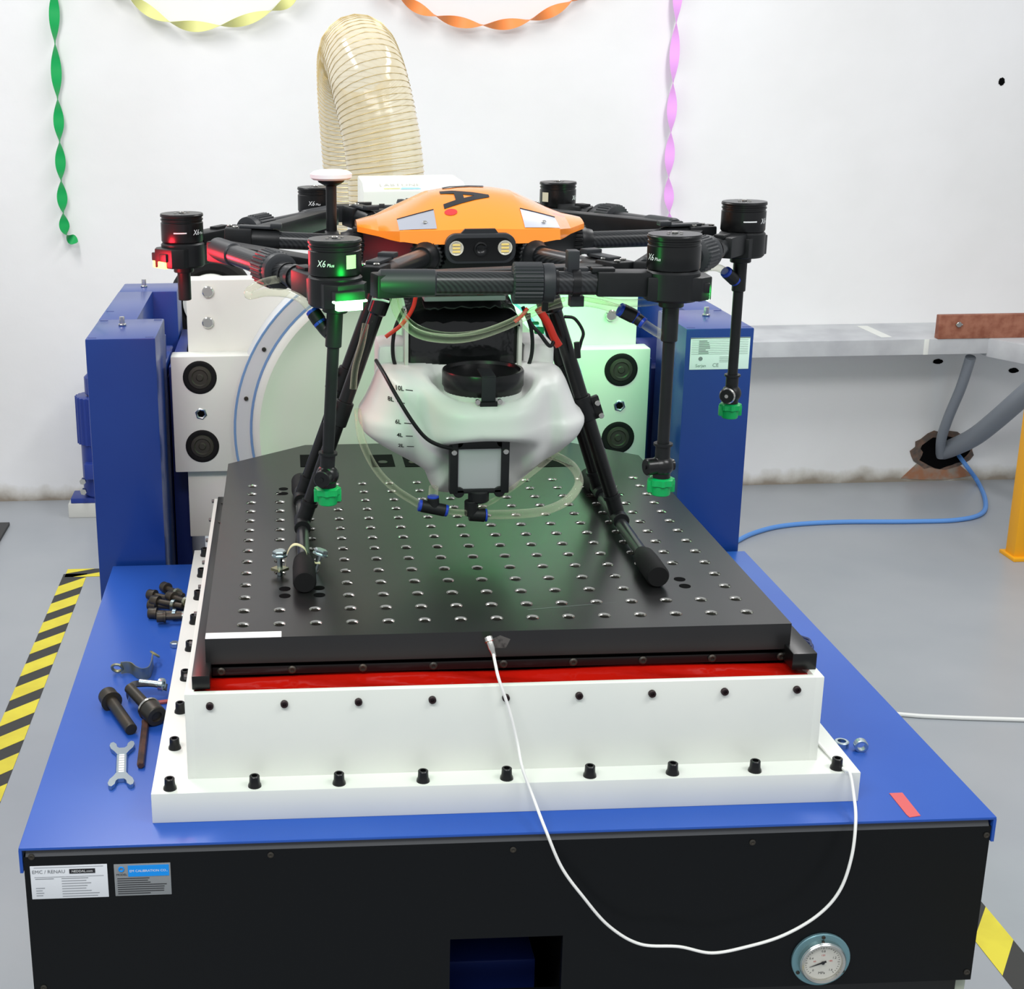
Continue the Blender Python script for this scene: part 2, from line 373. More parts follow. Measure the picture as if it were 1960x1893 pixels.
# rating plates on the panel
def rating(root, x0, z0, x1, z1, y, name, base_mat, rows, ink=INK, extra=None, label=None):
    o = part(root, name, MB().box((x0, y - .0012, z1), (x1, y, z0), .0004), base_mat, label=label)
    q = MB(); W = x1 - x0; H = z0 - z1
    for (u0, u1, v, h) in rows: q.box((x0 + u0 * W, y - .0016, z0 - (v + h) * H), (x0 + u1 * W, y - .0011, z0 - v * H))
    if rows: part(o, 'printed_rows', q, ink)
    return o
def flat(x, z, y, s=1): return lambda u, v: Vector((x + u, y, z + v))
rr = random.Random(4)
rows = [(.05, .95, .04, .006), (.05, .95, .33, .006), (.06, .30, .38, .012)] + [(.40, .40 + rr.uniform(.30, .5), .38 + i * .078, .012) for i in range(8)] + [(.06, .06 + rr.uniform(.07, .13), .66 + i * .075, .012) for i in range(4)]
o = rating(base, -.270, -.2295, -.1715, -.2775, yp0, 'rating_plate', PAPER, rows, INKG, label='white printed plate')
q = MB(); text_mb(q, 'EMC / RENAU', .0070, flat(-.2465, -.2378, yp0 - .0017)); part(o, 'lettering', q, INKG, 0)
q = MB(); q.box((-.220, yp0 - .0017, -.2412), (-.187, yp0 - .0011, -.2348)); part(o, 'logo_bar', q, INK)
q = MB(); text_mb(q, 'NEDDAL.com', .0046, flat(-.2035, -.238, yp0 - .0019)); part(o, 'logo_lettering', q, INKW, 0)
rows = [(.05, .05 + rr.uniform(.5, .9), .44 + i * .068, .018) for i in range(8)]
o = rating(base, -.163, -.2305, -.0905, -.2768, yp0, 'rating_plate', PAPERG, rows, INK, label='grey plate with a blue header')
q = MB(); q.box((-.145, yp0 - .0017, -.2485), (-.0925, yp0 - .0011, -.2325)); part(o, 'header_band', q, CYAN)
q = MB(); text_mb(q, 'EM CALIBRATION CO.,', .0048, flat(-.1187, -.2405, yp0 - .0019)); part(o, 'header_lettering', q, INKW, 0)
q = MB().torus((-.1535, yp0 - .0015, -.2375), (0, 1, 0), .0030, .0011, 16, 6); part(o, 'logo_ring', q, CYAN)
q = MB(); text_mb(q, 'MODEL', .0042, flat(-.1535, -.2455, yp0 - .0017)); part(o, 'small_lettering', q, INK, 0)
for o in base.children:
    if o.name.startswith('rating_plate'):
        a = PY(57, 1658, yp0); o.location = (a.x + .270, 0, a.z + .2295)
# pressure gauge
g = PY(1572, 1838, yp0 - .004); gx, gz = g.x, g.z; gy = yp0
ga = part(base, 'pressure_gauge', MB().lathe((gx, gy, gz), (gx, gy - 1, gz), [(0, .040), (.003, .040), (.004, .039), (.004, .0315), (.012, .031), (.013, .029), (.010, .0265)], 48, cap=False), mat('teal_grey_flange', (120, 160, 168), .3, metal=.6))
part(ga, 'bezel', MB().lathe((gx, gy - .004, gz), (gx, gy - 1, gz), [(0, .0318), (.007, .0315), (.0095, .0295), (.0085, .0265), (.005, .0262)], 48, cap=False), STEEL)
part(ga, 'dial', MB().cyl((gx, gy, gz), (gx, gy - .0085, gz), .0265, 40), mat('ivory_dial', (205, 204, 194), .4))
q = MB(); yd = gy - .0087
for i in range(31):
    a = math.radians(225 - i * 9); r0 = .0235; r1 = .0205 if i % 5 == 0 else .022
    d = Vector((math.cos(a), 0, math.sin(a))); n_ = Vector((-math.sin(a), 0, math.cos(a))) * .0003; c = Vector((gx, yd, gz))
    q.add([c + d * r0 - n_, c + d * r0 + n_, c + d * r1 + n_, c + d * r1 - n_], [[0, 1, 2, 3]])
q.fixn = False
for i, t in enumerate(['0', '0.4', '0.8', '1.2', '1.6']):
    a = math.radians(225 - i * 67.5); text_mb(q, t, .0045, flat(gx + math.cos(a) * .0170, gz + math.sin(a) * .0170, yd))
text_mb(q, 'MPa', .0055, flat(gx, gz - .0165, yd)); part(ga, 'dial_markings', q, INK, 0)
q = MB(); 
for i, t in enumerate(['60', '120', '180']): a = math.radians(170 - i * 80); text_mb(q, t, .0036, flat(gx + math.cos(a) * .011, gz + math.sin(a) * .011, yd))
part(ga, 'red_markings', q, INKR, 0)
a = math.radians(200); d = Vector((math.cos(a), 0, math.sin(a))); n_ = Vector((-math.sin(a), 0, math.cos(a))); c = Vector((gx, yd - .0008, gz))
q = MB().add([c - d * .005 - n_ * .0016, c - d * .005 + n_ * .0016, c + d * .019 + n_ * .0003, c + d * .019 - n_ * .0003], [[0, 1, 2, 3]]); q.cyl(c, c - Vector((0, .0015, 0)), .0022, 12); part(ga, 'needle', q, INK)
for a in (90, 210, 330):
    a = math.radians(a); c = Vector((gx + math.cos(a) * .0355, gy - .004, gz + math.sin(a) * .0355)); part(ga, 'screw', MB().cyl(c, c - Vector((0, .0014, 0)), .0026, 12, .0004), OXIDE)

# ------------------------------------------------------------------ white bearing housing
FZ = -.177; hs = thing('table_housing', 'stepped white steel housing bolted round its flange on the blue cabinet', 'housing', (.35, .33, BZ))
FX0, FX1, FY0, FY1 = -.122, .822, -.139, .807
part(hs, 'flange', MB().box((FX0, FY0, BZ), (FX1, FY1, FZ), .0012), WHITE)
UX0, UX1, UY0, UY1, UZ = -.076, .776, -.102, .750, -.054
part(hs, 'upper_frame', MB().box((UX0, UY0, FZ - .001), (UX0 + .012, UY1, UZ), .0008).box((UX1 - .012, UY0, FZ - .001), (UX1, UY1, UZ), .0008)
     .box((UX0 + .011, UY0, FZ - .001), (UX1 - .011, UY0 + .010, UZ), .0008).box((UX0 + .011, UY1 - .012, FZ - .001), (UX1 - .011, UY1, UZ), .0008), WHITE)
part(hs, 'drain_tray', MB().box((UX0 + .01, UY0 + .008, FZ), (UX1 - .01, UY1 - .008, UZ - .03)), VOID)
def bolt_mb(sc=1.0):
    return MB().lathe((0, 0, 0), (0, 0, 1), [(0, .0098 * sc), (.003 * sc, .0094 * sc), (.0062 * sc, .0078 * sc), (.0162 * sc, .0074 * sc), (.017 * sc, .0066 * sc), (.017 * sc, .0044 * sc), (.012 * sc, .0042 * sc)], 18)
def protos(root, name, mb, mats):
    o = part(root, name, mb, mats); og = Vector(root['_org'])
    for v in o.data.vertices: v.co += og
    return o
bp_ = protos(hs, 'bolt', bolt_mb(.92), BLACKM); first = True
spots = [(-.098 + i * .1115, -.126) for i in range(9)] + [(-.100, -.126 + i * .1125) for i in range(1, 9)] + [(.800, -.126 + i * .1125) for i in range(1, 9)]
for x, y in spots:
    if first: bp_.location = (x - .35, y - .33, FZ - BZ); first = False
    else: inst(bp_, hs, (x, y, FZ))
sp = protos(hs, 'frame_screw', MB().lathe((0, 0, 0), (0, -1, 0), [(0, .0052), (.004, .005), (.0045, .0044), (.0045, .0026), (.002, .0024)], 14), mat('dark_cap_screw', (44, 30, 32), .4, metal=.4)); first = True
for i in range(9):
    x = -.043 + i * .0978
    if first: sp.location = (x - .35, UY0 - .33, -.0705 - BZ); first = False
    else: inst(sp, hs, (x, UY0, -.0705))
sq = MB().cyl((0, 0, 0), (-.0055, 0, 0), .0036, 12, .0006)
sm_ = protos(hs, 'side_screw', sq, mat('grey_cap_screw', (92, 88, 88), .4, metal=.4))
for i in range(8):
    y_ = -.030 + i * .1125
    if i == 0: sm_.location = (UX0 - .35, y_ - .33, -.0615 - BZ)
    else: inst(sm_, hs, (UX0, y_, -.0615))
# red membrane inside the frame
q = MB(); vs = []; fs = []; NX, NYY = 80, 8
for j in range(NYY + 1):
    for i in range(NX + 1):
        t = j / NYY; x = UX0 + .012 + (UX1 - UX0 - .024) * i / NX
        y = UY0 + .010 + t * .058; sag = .012 * math.sin(PI * t) ** 1.5
        z = UZ - .008 + .001 * t - sag * .3 + .0030 * math.sin(i * .31 + t * 5) * math.sin(PI * t) + (.0016 * math.sin(i * .17 + 1 + 3 * t))
        
        vs.append((x, y, z))
for j in range(NYY):
    for i in range(NX): a = j * (NX + 1) + i; fs.append([a, a + 1, a + NX + 2, a + NX + 1])
q.add(vs, fs); part(hs, 'red_membrane', q, RED, 60)
part(hs, 'side_membrane', MB().box((UX0 + .012, UY0 + .06, UZ - .02), (-.055, UY1 - .012, UZ - .012)).box((.755, UY0 + .06, UZ - .02), (UX1 - .012, UY1 - .012, UZ - .012)), RED)

# ------------------------------------------------------------------ slip plate
sl = thing('slip_table', 'thick black slip plate with rows of steel threaded inserts under the drone', 'test table', (.35, .35, -.054))
PX0, PX1, PYF = -.050, .7475, -.045
rnd_missing = {(1, 2), (1, 3), (2, 2), (2, 3), (1, 13), (2, 13), (13, 2), (13, 3), (12, 2), (12, 3), (13, 13)}
pairs = [(.0575, .1035), (.0575, .1315), (.1075, .1035), (.1075, .1315), (.0560, .600), (.0560, .628), (.642, .103), (.642, .131)]
holes = {}
HR = .0088
q = MB()
ys = [i * .05 - .025 for i in range(15)]; xs = [i * .05 - .025 for i in range(16)]
for i in range(15):
    for j in range(14):
        x0, x1, y0, y1 = xs[i], xs[i + 1], ys[j], ys[j + 1]; cx, cy = (x0 + x1) / 2, (y0 + y1) / 2
        if (i, j) in rnd_missing: q.add([(x0, y0, 0), (x1, y0, 0), (x1, y1, 0), (x0, y1, 0)], [[0, 1, 2, 3]]); continue
        n = 16; vs = []
        for k in range(n):
            a = 2 * PI * k / n; c, s = math.cos(a), math.sin(a); mm = max(abs(c), abs(s)); vs.append((cx + c / mm * .025, cy + s / mm * .025, 0))
        for k in range(n): a = 2 * PI * k / n; vs.append((cx + math.cos(a) * HR, cy + math.sin(a) * HR, 0))
        q.add(vs, [[k, (k + 1) % n, n + (k + 1) % n, n + k] for k in range(n)])
        holes[(i, j)] = (cx, cy)
X0, X1, Y0, Y1 = xs[0], xs[-1], ys[0], ys[-1]
outl = [(PX0, PYF), (PX1, PYF), (PX1, .66), (PX1 + .0, .80), (.61, .925), (.10, .925), (PX0, .80)]
q.add([(PX0, PYF, 0), (PX1, PYF, 0), (X1, Y0, 0), (X0, Y0, 0)], [[0, 1, 2, 3]])
q.add([(PX1, PYF, 0), (PX1, .80, 0), (X1, .80, 0), (X1, Y0, 0)], [[0, 1, 2, 3]])
q.add([(PX0, PYF, 0), (X0, Y0, 0), (X0, .80, 0), (PX0, .80, 0)], [[0, 1, 2, 3]])
q.add([(X0, Y1, 0), (X1, Y1, 0), (X1, .80, 0), (X0, .80, 0)], [[0, 1, 2, 3]])
q.add([(PX0, .80, 0), (PX1, .80, 0), (.61, .925, 0), (.10, .925, 0)], [[0, 1, 2, 3]])
poly = [(PX0, PYF), (PX1, PYF), (PX1, .80), (.61, .925), (.10, .925), (PX0, .80)]; n = len(poly)
q.add([(x, y, 0) for x, y in poly] + [(x, y, -.0375) for x, y in poly], [[k, (k + 1) % n, n + (k + 1) % n, n + k] for k in range(n)] + [[n + k for k in range(n)]])
part(sl, 'plate', q, ANOD, 0)
ip = protos(sl, 'insert', MB().lathe((0, 0, 0), (0, 0, -1), [(-.0004, HR), (.0012, HR * .93), (.002, .0066), (.010, .0062)], 16, cap=False), STEEL)
ipd = protos(sl, 'insert_bore', MB().lathe((0, 0, 0), (0, 0, -1), [(.0085, .0065), (.0095, .001)], 10), VOID)
bores = MB(); ip_first = True
for (i, j), (cx, cy) in holes.items():
    bores.lathe((cx, cy, 0), (cx, cy, -1), [(.008, .0064), (.0085, .0005)], 8)
    if ip_first: ip.location = (cx - .35, cy - .35, .054); ip_first = False
    else: inst(ip, sl, (cx, cy, 0))
bpy.data.objects.remove(ipd)
o = part(sl, 'insert_bores', bores, VOID); o['kind'] = 'stuff'
hp = protos(sl, 'through_hole', MB().lathe((0, 0, 0), (0, 0, 1), [(-.0004, .0085), (.0004, .0085)], 20), VOID); first = True
for x, y in pairs:
    if first: hp.location = (x - .35, y - .35, .054); first = False
    else: inst(hp, sl, (x, y, 0))
# bolt pockets along the back edge
for px0, px1 in ((575, 640), (713, 757), (776, 812), (1040, 1098)):
    a = PZ(px0, 894, 0); b = PZ(px1, 894, 0); yb = PZ(px0, 871, 0).y; ya = a.y
    if px0 == 1040: pl = [(b.x - .022, ya), (b.x, ya), (b.x - .034, yb)]
    else: pl = [(a.x, ya), (b.x, ya), (b.x, yb), (a.x, yb)]
    if px0 == 1040: pl = [(a.x - .01, ya), (b.x, ya), (b.x - .04, yb), (a.x - .01, yb)]
    po = part(sl, 'bolt_pocket', MB().prism(pl, -.0005, .0006), VOID)
    if px0 in (713, 776): c = ((a.x + b.x) / 2, ya + .03, .0008); part(po, 'bolt_head', MB().cyl(c, (c[0], c[1], .0016), .009, 16, .0004), OXIDE)
# clamp bar with screws under the front edge
CZ0, CZ1 = -.0565, -.0445
cb = part(sl, 'clamp_bar', MB().box((-.042, -.0405, CZ0), (.742, -.026, CZ1), .0008), BLACKM)
for i in range(9):
    x = -.030 + i * .0960; part(cb, 'clamp_screw', MB().lathe((x, -.0405, -.0500), (x, -1, -.0500), [(0, .0058), (.0015, .0058), (.003, .004), (.0030, .0024), (.0015, .002)], 14), OXIDE)
part(sl, 'lower_beam', MB().box((-.030, -.022, -.054), (.73, .90, -.0405)), BLACKM)
part(sl, 'front_sticker', MB().box((-.0495, PYF - .0004, -.0002), (.0525, PYF + .018, .0006)), mat('white_vinyl', (250, 250, 250), .3), label='white sticker strip on the front corner')
c = Vector((.327, PYF, -.012)); part(sl, 'worn_patch', MB().prism([(.338, -.024), (.356, -.025), (.362, -.012), (.348, -.006), (.337, -.011)], PYF - .0004, PYF + .0002, axis=1), mat('rubbed_adhesive', (84, 84, 82), .6, noise=((40, 40, 40), 90, .45, .6)))
q = MB(); a = PZ(1010, 1167, 0); b = PZ(1180, 1153, 0); d = Vector((b.x - a.x, b.y - a.y, 0)).normalized(); n_ = Vector((-d.y, d.x, 0)) * .0006
q.add([a - n_ + Vector((0, 0, .0003)), b - n_ * .3 + Vector((0, 0, .0003)), b + n_ * .3 + Vector((0, 0, .0003)), a + n_ + Vector((0, 0, .0003))], [[0, 1, 2, 3]]); part(sl, 'scratch', q, INKG)
# side rails
def rail(x0, x1, y0, y1, zt, lab):
    r = thing('guide_rail', lab, 'rail', ((x0 + x1) / 2, y0, UZ))
    part(r, 'rail_bar', MB().box((x0, y0, UZ), (x1, y1, zt), .0015), BLACKM)
    for yy in (.55, .66):
        part(r, 'rail_screw', MB().cyl(((x0 + x1) / 2, yy, zt), ((x0 + x1) / 2, yy, zt + .001), .005, 12), OXIDE)
rail(-.0665, -.0425, -.088, .700, -.0345, 'long black guide rail along the left edge of the slip plate')
rail(.7400, .7735, -.078, .700, -.030, 'black guide rail sticking out at the right front corner of the slip plate')

# ------------------------------------------------------------------ shaker with two blue towers
TYF, TZ = .860, .236
def tower(x0, x1, inner, lab):
    t = thing('support_tower', lab, 'machine tower', ((x0 + x1) / 2, 1.2, ZF), 'blue towers either side of the shaker')
    yb = 1.557; r0, r1 = 1.073, 1.43
    part(t, 'front_post', MB().box((x0, TYF, ZF), (x1, r0, TZ), .003), BLUED)
    part(t, 'rear_post', MB().box((x0, r1, ZF), (x1, yb, TZ), .003), BLUED)
    if inner > 0: part(t, 'side_wall', MB().box((x0, r0 - .002, ZF), (x0 + .078, r1 + .002, TZ), .001), BLUED)
    else: part(t, 'side_wall', MB().box((x1 - .078, r0 - .002, ZF), (x1, r1 + .002, TZ), .001), BLUED)
    return t
tl = tower(-.318, -.184, 1, 'blue steel tower on the left of the shaker, behind the red light')
tr = tower(.845, .979, -1, 'blue steel tower on the right of the shaker with a white rating plate')
for t, pts in ((tl, [(-.262, 1.00), (-.266, 1.50), (-.21, .90)]), (tr, [(.925, 1.00), (.93, 1.5)])):
    for k, (x, y) in enumerate(pts):
        if k == 2: continue
        q = MB().cyl((x, y, TZ), (x, y, TZ + .004), .008, 16, .001).cyl((x, y, TZ + .004), (x, y, TZ + .018), .0052, 6); part(t, 'eye_stud', q, STEEL)
for t, xs_ in ((tl, (-.306, -.196)), (tr, (.857, .967))):
    for x in xs_:
        for y in (.873, 1.06, 1.17):
            if y > 1.06 and not ((t is tl and x < -.25) or (t is tr and x > .9)): continue
            part(t, 'slot', MB().box((x - .008, y - .002, TZ - .0005), (x + .008, y + .002, TZ + .0004)), NAVY)
# trunnion blocks seen in the recesses
part(tl, 'trunnion_arm', MB().box((-.235, 1.13, -.35), (-.186, 1.38, .10), .004).cyl((-.24, 1.26, .05), (-.186, 1.26, .05), .09, 32, .004), NAVY)
part(tl, 'lift_bracket', MB().box((-.235, 1.09, .10), (-.187, 1.30, .135), .003).cyl((-.21, 1.16, .135), (-.21, 1.16, .185), .02, 20), BLUED)
part(tr, 'trunnion_arm', MB().box((.847, 1.13, -.35), (.90, 1.38, .10), .004).cyl((.847, 1.26, .05), (.90, 1.26, .05), .09, 32, .004), NAVY)
x0, z0, x1, z1 = .8545, .2185, .972, .155
o = part(tr, 'rating_plate', MB().box((x0, TYF - .0012, z1), (x1, TYF, z0), .0004), PAPER, label='white printed rating plate')
q = MB(); W, H = x1 - x0, z0 - z1
q.box((x0, TYF - .0016, z0 - .002), (x1, TYF - .0011, z0))
for i in range(9): q.box((x0 + .02 * W, TYF - .0016, z0 - (.08 + .055 * i) * H), (x0 + .97 * W, TYF - .0011, z0 - (.072 + .055 * i) * H))
for i in range(8): q.box((x0 + .14 * W, TYF - .0016, z0 - (.115 + .055 * i) * H), (x0 + rr.uniform(.25, .34) * W, TYF - .0011, z0 - (.095 + .055 * i) * H))
for i in range(4): q.box((x0 + .5 * W, TYF - .0016, z0 - (.62 + .05 * i) * H), (x0 + .72 * W, TYF - .0011, z0 - (.61 + .05 * i) * H))
q.cyl((x0 + .18 * W, TYF - .001, z0 - .66 * H), (x0 + .18 * W, TYF - .0016, z0 - .66 * H), .0042, 16)
part(o, 'printed_rows', q, INKG)
q = MB(); text_mb(q, 'Serjan', .0085, flat(x0 + .19 * W, z0 - .88 * H, TYF - .0017)); text_mb(q, 'CE', .0105, flat(x0 + .44 * W, z0 - .87 * H, TYF - .0017)); part(o, 'lettering', q, INKG, 0)

sh = thing('vibration_shaker', 'big white round shaker body with square port blocks between the blue towers', 'machine', (.33, 1.3, ZF))
HX = .330; DC = Vector((.322, 0, .010))
part(sh, 'rear_plate', MB().box((HX - .466, 1.05, -.215), (HX + .466, 1.105, .318), .003), WHITE2)
part(sh, 'drum_body', MB().cyl((DC.x, 1.10, DC.z), (DC.x, 1.60, DC.z), .3075, 64, .01), WHITE2)
for xa in (-.181, .808): part(sh, 'yoke_plate', MB().box((xa, 1.09, ZF), (xa + .034, 1.52, .13), .002), NAVY)
part(sh, 'pedestal', MB().box((.0, 1.1, ZF), (.66, 1.55, -.2), .004), NAVY)
part(sh, 'lower_plate', MB().box((HX - .475, 1.02, -.222), (HX + .475, 1.05, -.05), .002), WHITE2)
def portblock(x0, x1, inner):
    b = part(sh, 'port_block', MB().box((x0, 1.0, -.074), (x1, 1.052, .170), .003), WHITE)
    px = x0 + .058 if inner > 0 else x1 - .060
    for z in (.1265, -.0185):
        pt = part(b, 'cable_port', MB().lathe((px, 1.0005, z), (px, 0, z), [(0, .0345), (.0015, .0345), (.003, .031), (.0022, .027)], 36, cap=True), BLACKR)
        part(b, 'port_core', MB().lathe((px, .9985, z), (px, 0, z), [(0, .024), (.002, .023), (.003, .017), (.001, .015), (.0012, .008), (.003, .006)], 24), mat('port_insert', (52, 50, 42), .5))
    part(b, 'small_port', MB().lathe((px, 1.0005, .0505), (px, 0, .0505), [(0, .0125), (.002, .0125), (.003, .0105), (.002, .0078)], 6, cap=False), ZINC)
    part(b, 'small_bore', MB().cyl((px, 1.0005, .0505), (px, .9992, .0505), .0078, 16), VOID)
portblock(-.169, .03, 1); portblock(.63, .8145, -1)
def ylathe(prof, n=96): return MB().lathe((DC.x, 1.06, DC.z), (DC.x, 0, DC.z), prof, n, cap=False)
part(sh, 'outer_ring', ylathe([(0, .372), (.040, .372), (.064, .366), (.066, .3625), (.066, .332), (.060, .331)]), GREYRING)
part(sh, 'blue_ring_line', ylathe([(.0655, .3675), (.0668, .3665), (.0668, .3630), (.0655, .362)]).lathe((DC.x, 1.06, DC.z), (DC.x, 0, DC.z), [(.0655, .3345), (.0668, .334), (.0668, .3295), (.0655, .329)], 96, cap=False), RINGBLUE)
part(sh, 'drum_face', MB().lathe((DC.x, 1.06, DC.z), (DC.x, 0, DC.z), [(.055, .331), (.072, .328), (.078, .322), (.080, .314), (.074, .300), (.068, .286), (.066, .26), (.064, .16), (.062, .001)], 96, cap=False), WHITE2)
for a in (168, 191, 150, 12, -11, 30):
    c = Vector((DC.x + math.cos(math.radians(a)) * .3475, .994, DC.z + math.sin(math.radians(a)) * .3475)); part(sh, 'ring_screw', MB().cyl(c, c - Vector((0, .004, 0)), .0045, 12, .0008), OXIDE)
for px, py in ((398, 558), (398, 617), (1169, 603), (1169, 548)):
    c = PY(px, py, 1.049); part(sh, 'plate_bolt', MB().cyl(c, c - Vector((0, .007, 0)), .0118, 20, .002).cyl(c - Vector((0, .0071, 0)), c - Vector((0, .0075, 0)), .005, 6), STEEL)
ic = PY(405, 577, 1.66)
iso = part(sh, 'rubber_isolator', MB().lathe((ic.x, 1.76, ic.z), (ic.x, 0, ic.z), [(0, .080), (.02, .103), (.09, .105), (.11, .096), (.112, .080), (.10, .070)], 48), BLACKR)
part(iso, 'isolator_core', MB().lathe((ic.x, 1.68, ic.z), (ic.x, 0, ic.z), [(0, .070), (.035, .070), (.037, .064), (.037, .01)], 40), WHITE2)
iso2 = part(sh, 'side_bellows', MB().lathe((-.134, 1.3, .02), (-1, 1.3, .02), [(0, .13), (.01, .135), (.018, .125), (.022, .11)], 32), BLACKR)

# outlet box and air hose
bxo = thing('outlet_box', 'small white box with a tiny coloured logo behind the orange drone shell', 'box', (.33, 1.3, .318))
part(bxo, 'shell', MB().prism([(1.20, .318), (1.44, .318), (1.44, .492), (1.25, .492), (1.20, .478)], .236, .455, axis=0, bev=.004), WHITE2)
q = MB(); c = Vector((.31, 1.222, .486)); 
fnb = lambda u, v: Vector((.315 + u, 1.224 + v * .95, .4862 + v * .29))
text_mb(q, 'LABTONE', .020, lambda u, v: fnb(u, v + .006)); part(bxo, 'lettering', q, mat('faint_print', (176, 176, 168), .5), 0)
q = MB(); q.add([fnb(-.035, -.016), fnb(.0, -.016), fnb(.0, -.010), fnb(-.035, -.010)], [[0, 1, 2, 3]]); part(bxo, 'logo_yellow', q, mat('pale_yellow_print', (232, 230, 150), .5))
q = MB(); q.add([fnb(.0, -.018), fnb(.045, -.018), fnb(.040, -.010), fnb(.004, -.008)], [[0, 1, 2, 3]]); part(bxo, 'logo_blue', q, mat('pale_blue_print', (150, 205, 232), .5))

ho = thing('air_hose', 'large translucent cream hose with copper spiral arching up behind the drone', 'hose', (.31, 1.55, .318))
hp_ = spline([(.312, 1.56, .322), (.312, 1.56, .43), (.305, 1.565, .53), (.290, 1.575, .62), (.272, 1.605, .700), (.258, 1.665, .748), (.250, 1.75, .758), (.248, 1.84, .715), (.252, 1.90, .62), (.262, 1.93, .48), (.270, 1.94, .30), (.275, 1.94, .05), (.28, 1.94, -.3), (.28, 1.94, -.88)], 14)
R = .0905
q = MB(); L = len(hp_)
# resample evenly
def resample(p, step):
    out = [p[0]]; acc = 0
    for i in range(1, len(p)):
        d = (p[i] - p[i - 1]).length
        while acc + d >= step:
            t = (step - acc) / d; nv = p[i - 1].lerp(p[i], t); out.append(nv); p = p[:i - 1] + [nv] + p[i:]; d = (p[i] - nv).length; acc = 0
            p[i - 1] = nv
        acc += d
    return out
hq = resample(list(hp_), .0055)
q.tube(hq, R, 40, closed_caps=False, rf=lambda t: R + .0008 * math.sin(t * (len(hq) - 1) * 2 * PI * .0055 / .0125 + 1.2))
part(ho, 'hose_wall', q, HOSE, 60)
# the spiral wire
pts = []; t0 = (hq[1] - hq[0]).normalized(); u = Vector((1, 0, 0)); per = .0125; sub = 18
NH = int((len(hq) - 1) * .0055 / per) * sub
for s_ in range(NH):
    f = s_ / sub * per / .0055; i = min(int(f), len(hq) - 2); fr = f - i
    p = hq[i].lerp(hq[i + 1], fr); t = (hq[i + 1] - hq[i]).normalized(); u = (u - t * u.dot(t)).normalized(); w_ = t.cross(u); a = 2 * PI * s_ / sub
    pts.append(p + (u * math.cos(a) + w_ * math.sin(a)) * (R + .0012))
part(ho, 'spiral_wire', MB().tube(pts, .0009, 4), HOSEW, 60)
part(ho, 'hose_collar', MB().lathe((.312, 1.56, .318), (.312, 1.56, 1), [(0, R + .004), (.045, R + .004), (.045, R + .001)], 40, cap=False), GREYRING)

# ------------------------------------------------------------------ drone
dr = thing('agricultural_drone', 'black six-arm spray drone with orange shell and white tank, standing on the slip plate', 'drone', (.35, .36, 0))
HC = Vector((.354, .40, 0))
def hd(u):
    u = abs(u); T = [(0, .150), (.060, .150), (.118, .138), (.145, .082), (.175, .036)]
    for (a, b), (c, d) in zip(T, T[1:]):
        if u <= c: return b + (d - b) * (u - a) / (c - a)
    return T[-1][1]
def tab(u, T):
    u = abs(u)
    for (a, b), (c, d) in zip(T, T[1:]):
        if u <= c: return b + (d - b) * (u - a) / (c - a)
    return T[-1][1]
ZC = [(0, .5545), (.030, .5535), (.066, .5475), (.120, .522), (.145, .512), (.175, .505)]
ZR = [(0, .506), (.060, .5045), (.115, .503), (.145, .497), (.175, .499)]
def shell(u, v, lift=0):
    z = tab(u, ZR) + (tab(u, ZC) - tab(u, ZR)) * (1 - abs(v) ** 1.9) + lift
    return Vector((HC.x + u, HC.y + v * hd(u), z))
us = [-.175, -.160, -.145, -.130, -.118, -.112, -.090, -.072, -.064, -.058, -.040, -.020, 0]; us = us + [-x for x in us[-2::-1]]
vsn = [-1, -.97, -.9, -.8, -.7, -.6, -.5, -.4, -.3, -.2, -.1, 0]; vsn = vsn + [-x for x in vsn[-2::-1]]
q = MB(); vv = [shell(u, v) for v in vsn for u in us]; nu = len(us)
q.add(vv, [[j * nu + i, j * nu + i + 1, (j + 1) * nu + i + 1, (j + 1) * nu + i] for j in range(len(vsn) - 1) for i in range(nu - 1)])
rim = [shell(u, -1) for u in us] + [shell(us[-1], v) for v in vsn[1:]] + [shell(u, 1) for u in us[::-1][1:]] + [shell(us[0], v) for v in vsn[::-1][1:-1]]
def low(p):
    d = Vector((p.x - HC.x, p.y - HC.y, 0)); u = abs(d.x); z = .4845 + (.010 if u > .14 else 0) + (.003 if .10 < u <= .14 else 0)
    return Vector((HC.x + d.x * 1.0, HC.y + d.y * 1.03, min(z, p.z - .008)))
n = len(rim); q.add(rim + [low(p) for p in rim], [[k, (k + 1) % n, n + (k + 1) % n, n + k] for k in range(n)])
sh_ = part(dr, 'canopy', q, ORANGE, 10)
for s in (-1, 1):
    q = MB(); A = []; UU = [.0645, .085, .100, .1185]; VV = [-.985, -.90, -.82, -.74, -.66] 
    for v in VV:
        for u in UU: A.append(shell(s * u, v - (.06 if False else 0), .0010))
    q.add(A, [[j * 4 + i, j * 4 + i + 1, j * 4 + i + 5, j * 4 + i + 4] for j in range(len(VV) - 1) for i in range(3)]); part(sh_, 'silver_panel', q, SILVER, 60)
    e0 = [shell(s * u, -.66, .0014) for u in UU]; part(sh_, 'panel_gap', MB().tube(e0, .0009, 6), INK)
    c = shell(s * .088 + .008, -.88, .0015); part(sh_, 'shell_screw', MB().cyl(c, c + Vector((0, -.0006, .002)), .0034, 14, .0006), STEEL)
def onshell(x0, y0):
    # lettering is turned: text up -> +x, reading direction -> towards the viewer
    def f(u, v):
        x = x0 + v; y = y0 - u; uu = x - HC.x; return shell(uu, max(-1, min(1, (y - HC.y) / hd(uu))), .0009)
    return f
